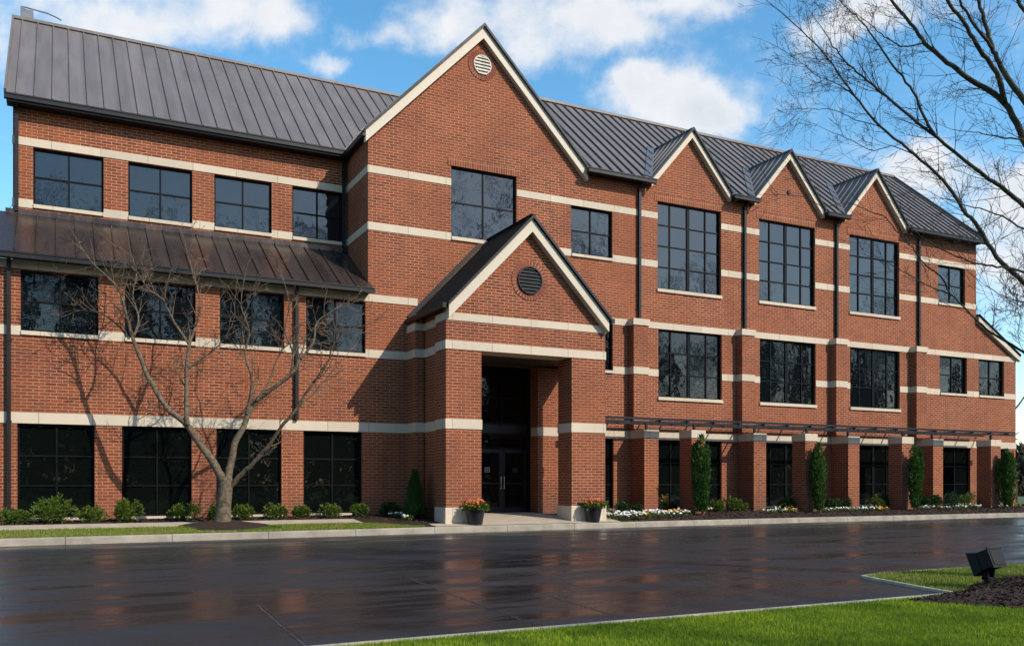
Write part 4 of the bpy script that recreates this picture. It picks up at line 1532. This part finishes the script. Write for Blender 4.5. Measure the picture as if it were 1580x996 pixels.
cyp = [(1084, .46, 2.86, 'tallest columnar evergreen, before the arcade pier nearest the porch'),
       (1265, .46, 2.68, 'columnar evergreen with a separate left spire, before the fourth brick pier'),
       (1411, .48, 2.66, 'columnar evergreen before the sixth brick pier'),
       (1555, .50, 2.62, 'columnar evergreen at the right corner of the building')]
for i, (u, r_, h, lb) in enumerate(cyp):
    p = at_Y(u, 785, -2.15)
    conifer((p.x, -2.15, zg(-2.15)), r_, h, lb, 300 + i, 'columnar evergreens along the arcade')
p = at_Y(640, 795, -1.35)
conifer((p.x, -1.35, zg(-1.35)), .36, 1.42, 'small conical evergreen in the shade left of the porch pillar', 320, None, True, 4200)


def flower_mesh(n, rad, hh, rg, mats, leaf_n=60):
    fl, lf = MB(), MB()
    for _ in range(leaf_n):
        a, r_ = rg.uniform(0, 6.28), rad * rg.random() ** .5
        leafquad(lf, Vector((r_ * math.cos(a), r_ * math.sin(a), hh * rg.uniform(0, .6))), Vector((rg.gauss(0, .6), rg.gauss(0, .6), 1)), .08, .022, rg)
    for _ in range(n):
        a, r_ = rg.uniform(0, 6.28), rad * rg.random() ** .5
        c = Vector((r_ * math.cos(a), r_ * math.sin(a), hh * rg.uniform(.55, 1.0)))
        nr = Vector((rg.gauss(0, .5), rg.gauss(-.4, .5), 1)).normalized()
        t_ = nr.cross(Vector((1, .2, 0))).normalized()
        b_ = nr.cross(t_)
        s = rg.uniform(.028, .045)
        for j in range(5):
            an = 2 * math.pi * j / 5
            d = t_ * math.cos(an) + b_ * math.sin(an)
            e = t_ * math.cos(an + .6) + b_ * math.sin(an + .6)
            g_ = t_ * math.cos(an - .6) + b_ * math.sin(an - .6)
            fl.quad(c, c + e * s * .8 + nr * .01, c + d * s * 1.25 + nr * .006, c + g_ * s * .8 + nr * .01)
    return fl, lf


def flowers(loc, rad, hh, n, mat, label, seed, group):
    rg = random.Random(seed)
    t = thing('flower_clump', label, 'flowers', loc, group)
    fl, lf = flower_mesh(n, rad, hh, rg, mat)
    fl.build('blossoms', mat, t)
    lf.build('leaves', 'shrub', t)


# bed of white and orange flowers right of the porch
fb = [(938, 797, 'white', 'white flowers at the left end of the bed by the right pot'), (951, 795, 'white', 'white flowers behind the left end of the flower bed'),
      (960, 799, 'white', 'white flowers along the front of the bed, left of the middle'), (973, 796, 'white', 'white flowers before the small dark ball shrub'),
      (984, 798, 'white', 'thick white flowers in front of the ball shrub'), (994, 797, 'orange', 'single orange flower clump among the white ones'),
      (1001, 793, 'white', 'tall white flowers in the middle of the bed'), (1013, 792, 'white', 'white flowers behind the orange ones'),
      (1020, 796, 'white', 'white flowers left of the orange clumps'), (1030, 794, 'orange', 'orange flowers near the right end of the bed'),
      (1037, 796, 'white', 'white flowers between two orange clumps'), (1045, 793, 'orange', 'bright orange flowers at the right end of the bed'),
      (1054, 795, 'white', 'last white flowers at the right tip of the bed')]
for i, (u, v, mt, lb) in enumerate(fb):
    y = -2.75 + (797 - v) * .12
    p = at_Y(u, v, y)
    flowers((p.x, y, zg(y)), .30, .24, 20 if mt == 'white' else 16, mt, lb, 400 + i, 'flower bed right of the porch')
y = -1.0
p = at_Y(1024, 785, y)
flowers((p.x, y, zg(y)), .17, .68, 22, 'orange', 'tall orange flowers standing at the foot of the arcade window', 440, None)
wf = [(610, -1.0, 'small white flowers left of the conical evergreen'), (619, -1.15, 'white flowers at the foot of the conical evergreen'), (628, -1.9, 'white flower cluster in front of the conical evergreen')]
for i, (u, y, lb) in enumerate(wf):
    p = at_Y(u, 795, y)
    flowers((p.x, y, zg(y)), .20, .17, 11, 'white', lb, 450 + i, 'white flowers in the shaded bed')
wr = [(1188, 'left of the fourth brick pier'), (1203, 'right beside the third brick pier'), (1221, 'at the foot of the fourth brick pier'), (1276, 'just right of the second columnar evergreen'), (1290, 'between second evergreen and fifth pier'),
      (1305, 'before the fifth brick pier'), (1318, 'at the right corner of the fifth pier'), (1331, 'left below the fifth arcade window'), (1344, 'below the middle of the fifth arcade window'), (1363, 'left of the sixth brick pier'),
      (1424, 'right of the third columnar evergreen'), (1432, 'at the left foot of the seventh pier'), (1459, 'right of the seventh brick pier'), (1481, 'below the last paired window'), (1504, 'at the foot of the last brick pier'), (1547, 'left of the corner evergreen'), (1566, 'right of the corner evergreen')]
for i, (u, lb) in enumerate(wr):
    y = -2.0 + .12 * ((i * 7) % 3)
    p = at_Y(u, 785, y)
    mt = 'orange' if i in (2, 9, 16) else 'white'
    flowers((p.x, y, zg(y)), .26, .15, 13, mt, ('low white flowers ' if mt == 'white' else 'low yellow orange flowers ') + lb, 480 + i, 'low edging flowers in the right bed')

# planters at the porch
M['pot'] = plain_mat('black plastic pot', (.012, .012, .013), .35)
pts_ = [(720, -3.32, 'black pot of red and yellow flowers before the left porch pillar'), (915, -3.26, 'black pot of orange red flowers before the right porch pillar')]
for i, (u, y, lb) in enumerate(pts_):
    p = at_Y(u, 800, y)
    if u == 720: p.x = 2.30
    t = thing('flower_pot', lb, 'planter', (p.x, y, zg(y) + .01), 'flower pots at the porch')
    mb = MB()
    mb.lathe([(.0, 0), (.20, 0), (.215, .02), (.29, .44), (.27, .44), (.25, .36), (0, .36)], (0, 0, 0), 28)
    mb.build('pot', 'pot', t, smooth=False)
    mb = MB()
    mb.lathe([(.285, .42), (.325, .425), (.33, .52), (.30, .525), (.28, .46)], (0, 0, 0), 28)
    mb.build('rim', 'pot', t)
    rg = random.Random(600 + i)
    lf, f1_, f2_ = MB(), MB(), MB()
    for _ in range(420):
        a, r_ = rg.uniform(0, 6.28), .36 * rg.random() ** .5
        p_ = Vector((r_ * math.cos(a), r_ * math.sin(a), .42 + .26 * rg.random() * (1.1 - r_)))
        leafquad(lf, p_, Vector((math.cos(a) * .7, math.sin(a) * .7, rg.gauss(.5, .5))), .10, .028, rg)
    f1_, _l = flower_mesh(52, .34, .32, rg, 'red', 0)
    f2_, _l = flower_mesh(30, .37, .22, rg, 'orange', 0)
    lf.build('foliage', 'shrub', t)
    o = f1_.build('red_blossoms', 'red', t)
    o.location = (0, 0, .44)
    o = f2_.build('yellow_blossoms', 'orange', t)
    o.location = (0, 0, .42)

# ------------------------------------------------------------ floodlight in the mulch bed
M['lamp'] = plain_mat('black cast aluminium', (.007, .0075, .008), .6, 0, .3, 8, .2)
M['lens'] = glass_mat('lamp glass', (.02, .022, .025), 1.5, .0)
fp = Vector((2.36, -20.02, mul_z(2.36, -20.02)))
FL = thing('floodlight', 'black ground floodlight tilted on its knuckle in the mulch bed', 'floodlight', fp)
mb = MB()
mb.lathe([(0, -.05), (.055, -.05), (.055, .07), (.045, .10), (0, .10)], (0, 0, 0), 16)
mb.build('stake', 'lamp', FL)
mb = MB()
mb.box(-.075, -.045, -.045, .045, .07, .20)
mb.box(.045, .075, -.045, .045, .07, .20)
mb.box(-.075, .075, -.05, .05, .06, .095)
mb.tube([(-.095, 0, .155), (.095, 0, .155)], .022, 10)
mb.build('bracket', 'lamp', FL)
# head: local x points to the lens
aim = (Vector((CS, -SN, 0)) * -.42 + Vector((SN, CS, 0)) * .84 + Vector((0, 0, -.40))).normalized()
ly = Vector((0, 0, 1)).cross(aim).normalized()
tiltm = Matrix.Translation((.0, .0, .325)) @ Matrix.Scale(.98, 4) @ Matrix((aim, ly, aim.cross(ly))).transposed().to_4x4()


def tb(mb_):
    mb_.v = [tuple(tiltm @ Vector(v)) for v in mb_.v]
    return mb_


mb = MB()
mb.box(-.13, .05, -.14, .14, -.13, .13)
hd = tb(mb).build('housing', 'lamp', FL, bevel=.012)
mb = MB()
mb.box(-.146, -.129, -.112, .112, -.105, .105)
mb.box(-.150, -.129, -.145, .145, .118, .145)
mb.box(-.138, -.128, -.145, .145, -.145, .145)
tb(mb).build('back_plate', 'lamp', hd)
mb = MB()
A = [(.052, y * .14, z * .13) for y, z in ((-1, -1), (1, -1), (1, 1), (-1, 1))]
B = [(.175, y * .175, z * .17) for y, z in ((-1, -1), (1, -1), (1, 1), (-1, 1))]
A2 = [(.058, y * .128, z * .118) for y, z in ((-1, -1), (1, -1), (1, 1), (-1, 1))]
B2_ = [(.175, y * .163, z * .158) for y, z in ((-1, -1), (1, -1), (1, 1), (-1, 1))]
mb.add(A + B + A2 + B2_, [(i, (i + 1) % 4, 4 + (i + 1) % 4, 4 + i) for i in range(4)] + [(8 + i, 12 + i, 12 + (i + 1) % 4, 8 + (i + 1) % 4) for i in range(4)] +
       [(4 + i, 4 + (i + 1) % 4, 12 + (i + 1) % 4, 12 + i) for i in range(4)])
tb(mb).build('hood', 'lamp', FL)
mb = MB()
mb.box(.060, .07, -.127, .127, -.117, .117)
tb(mb).build('lens', 'lens', FL)
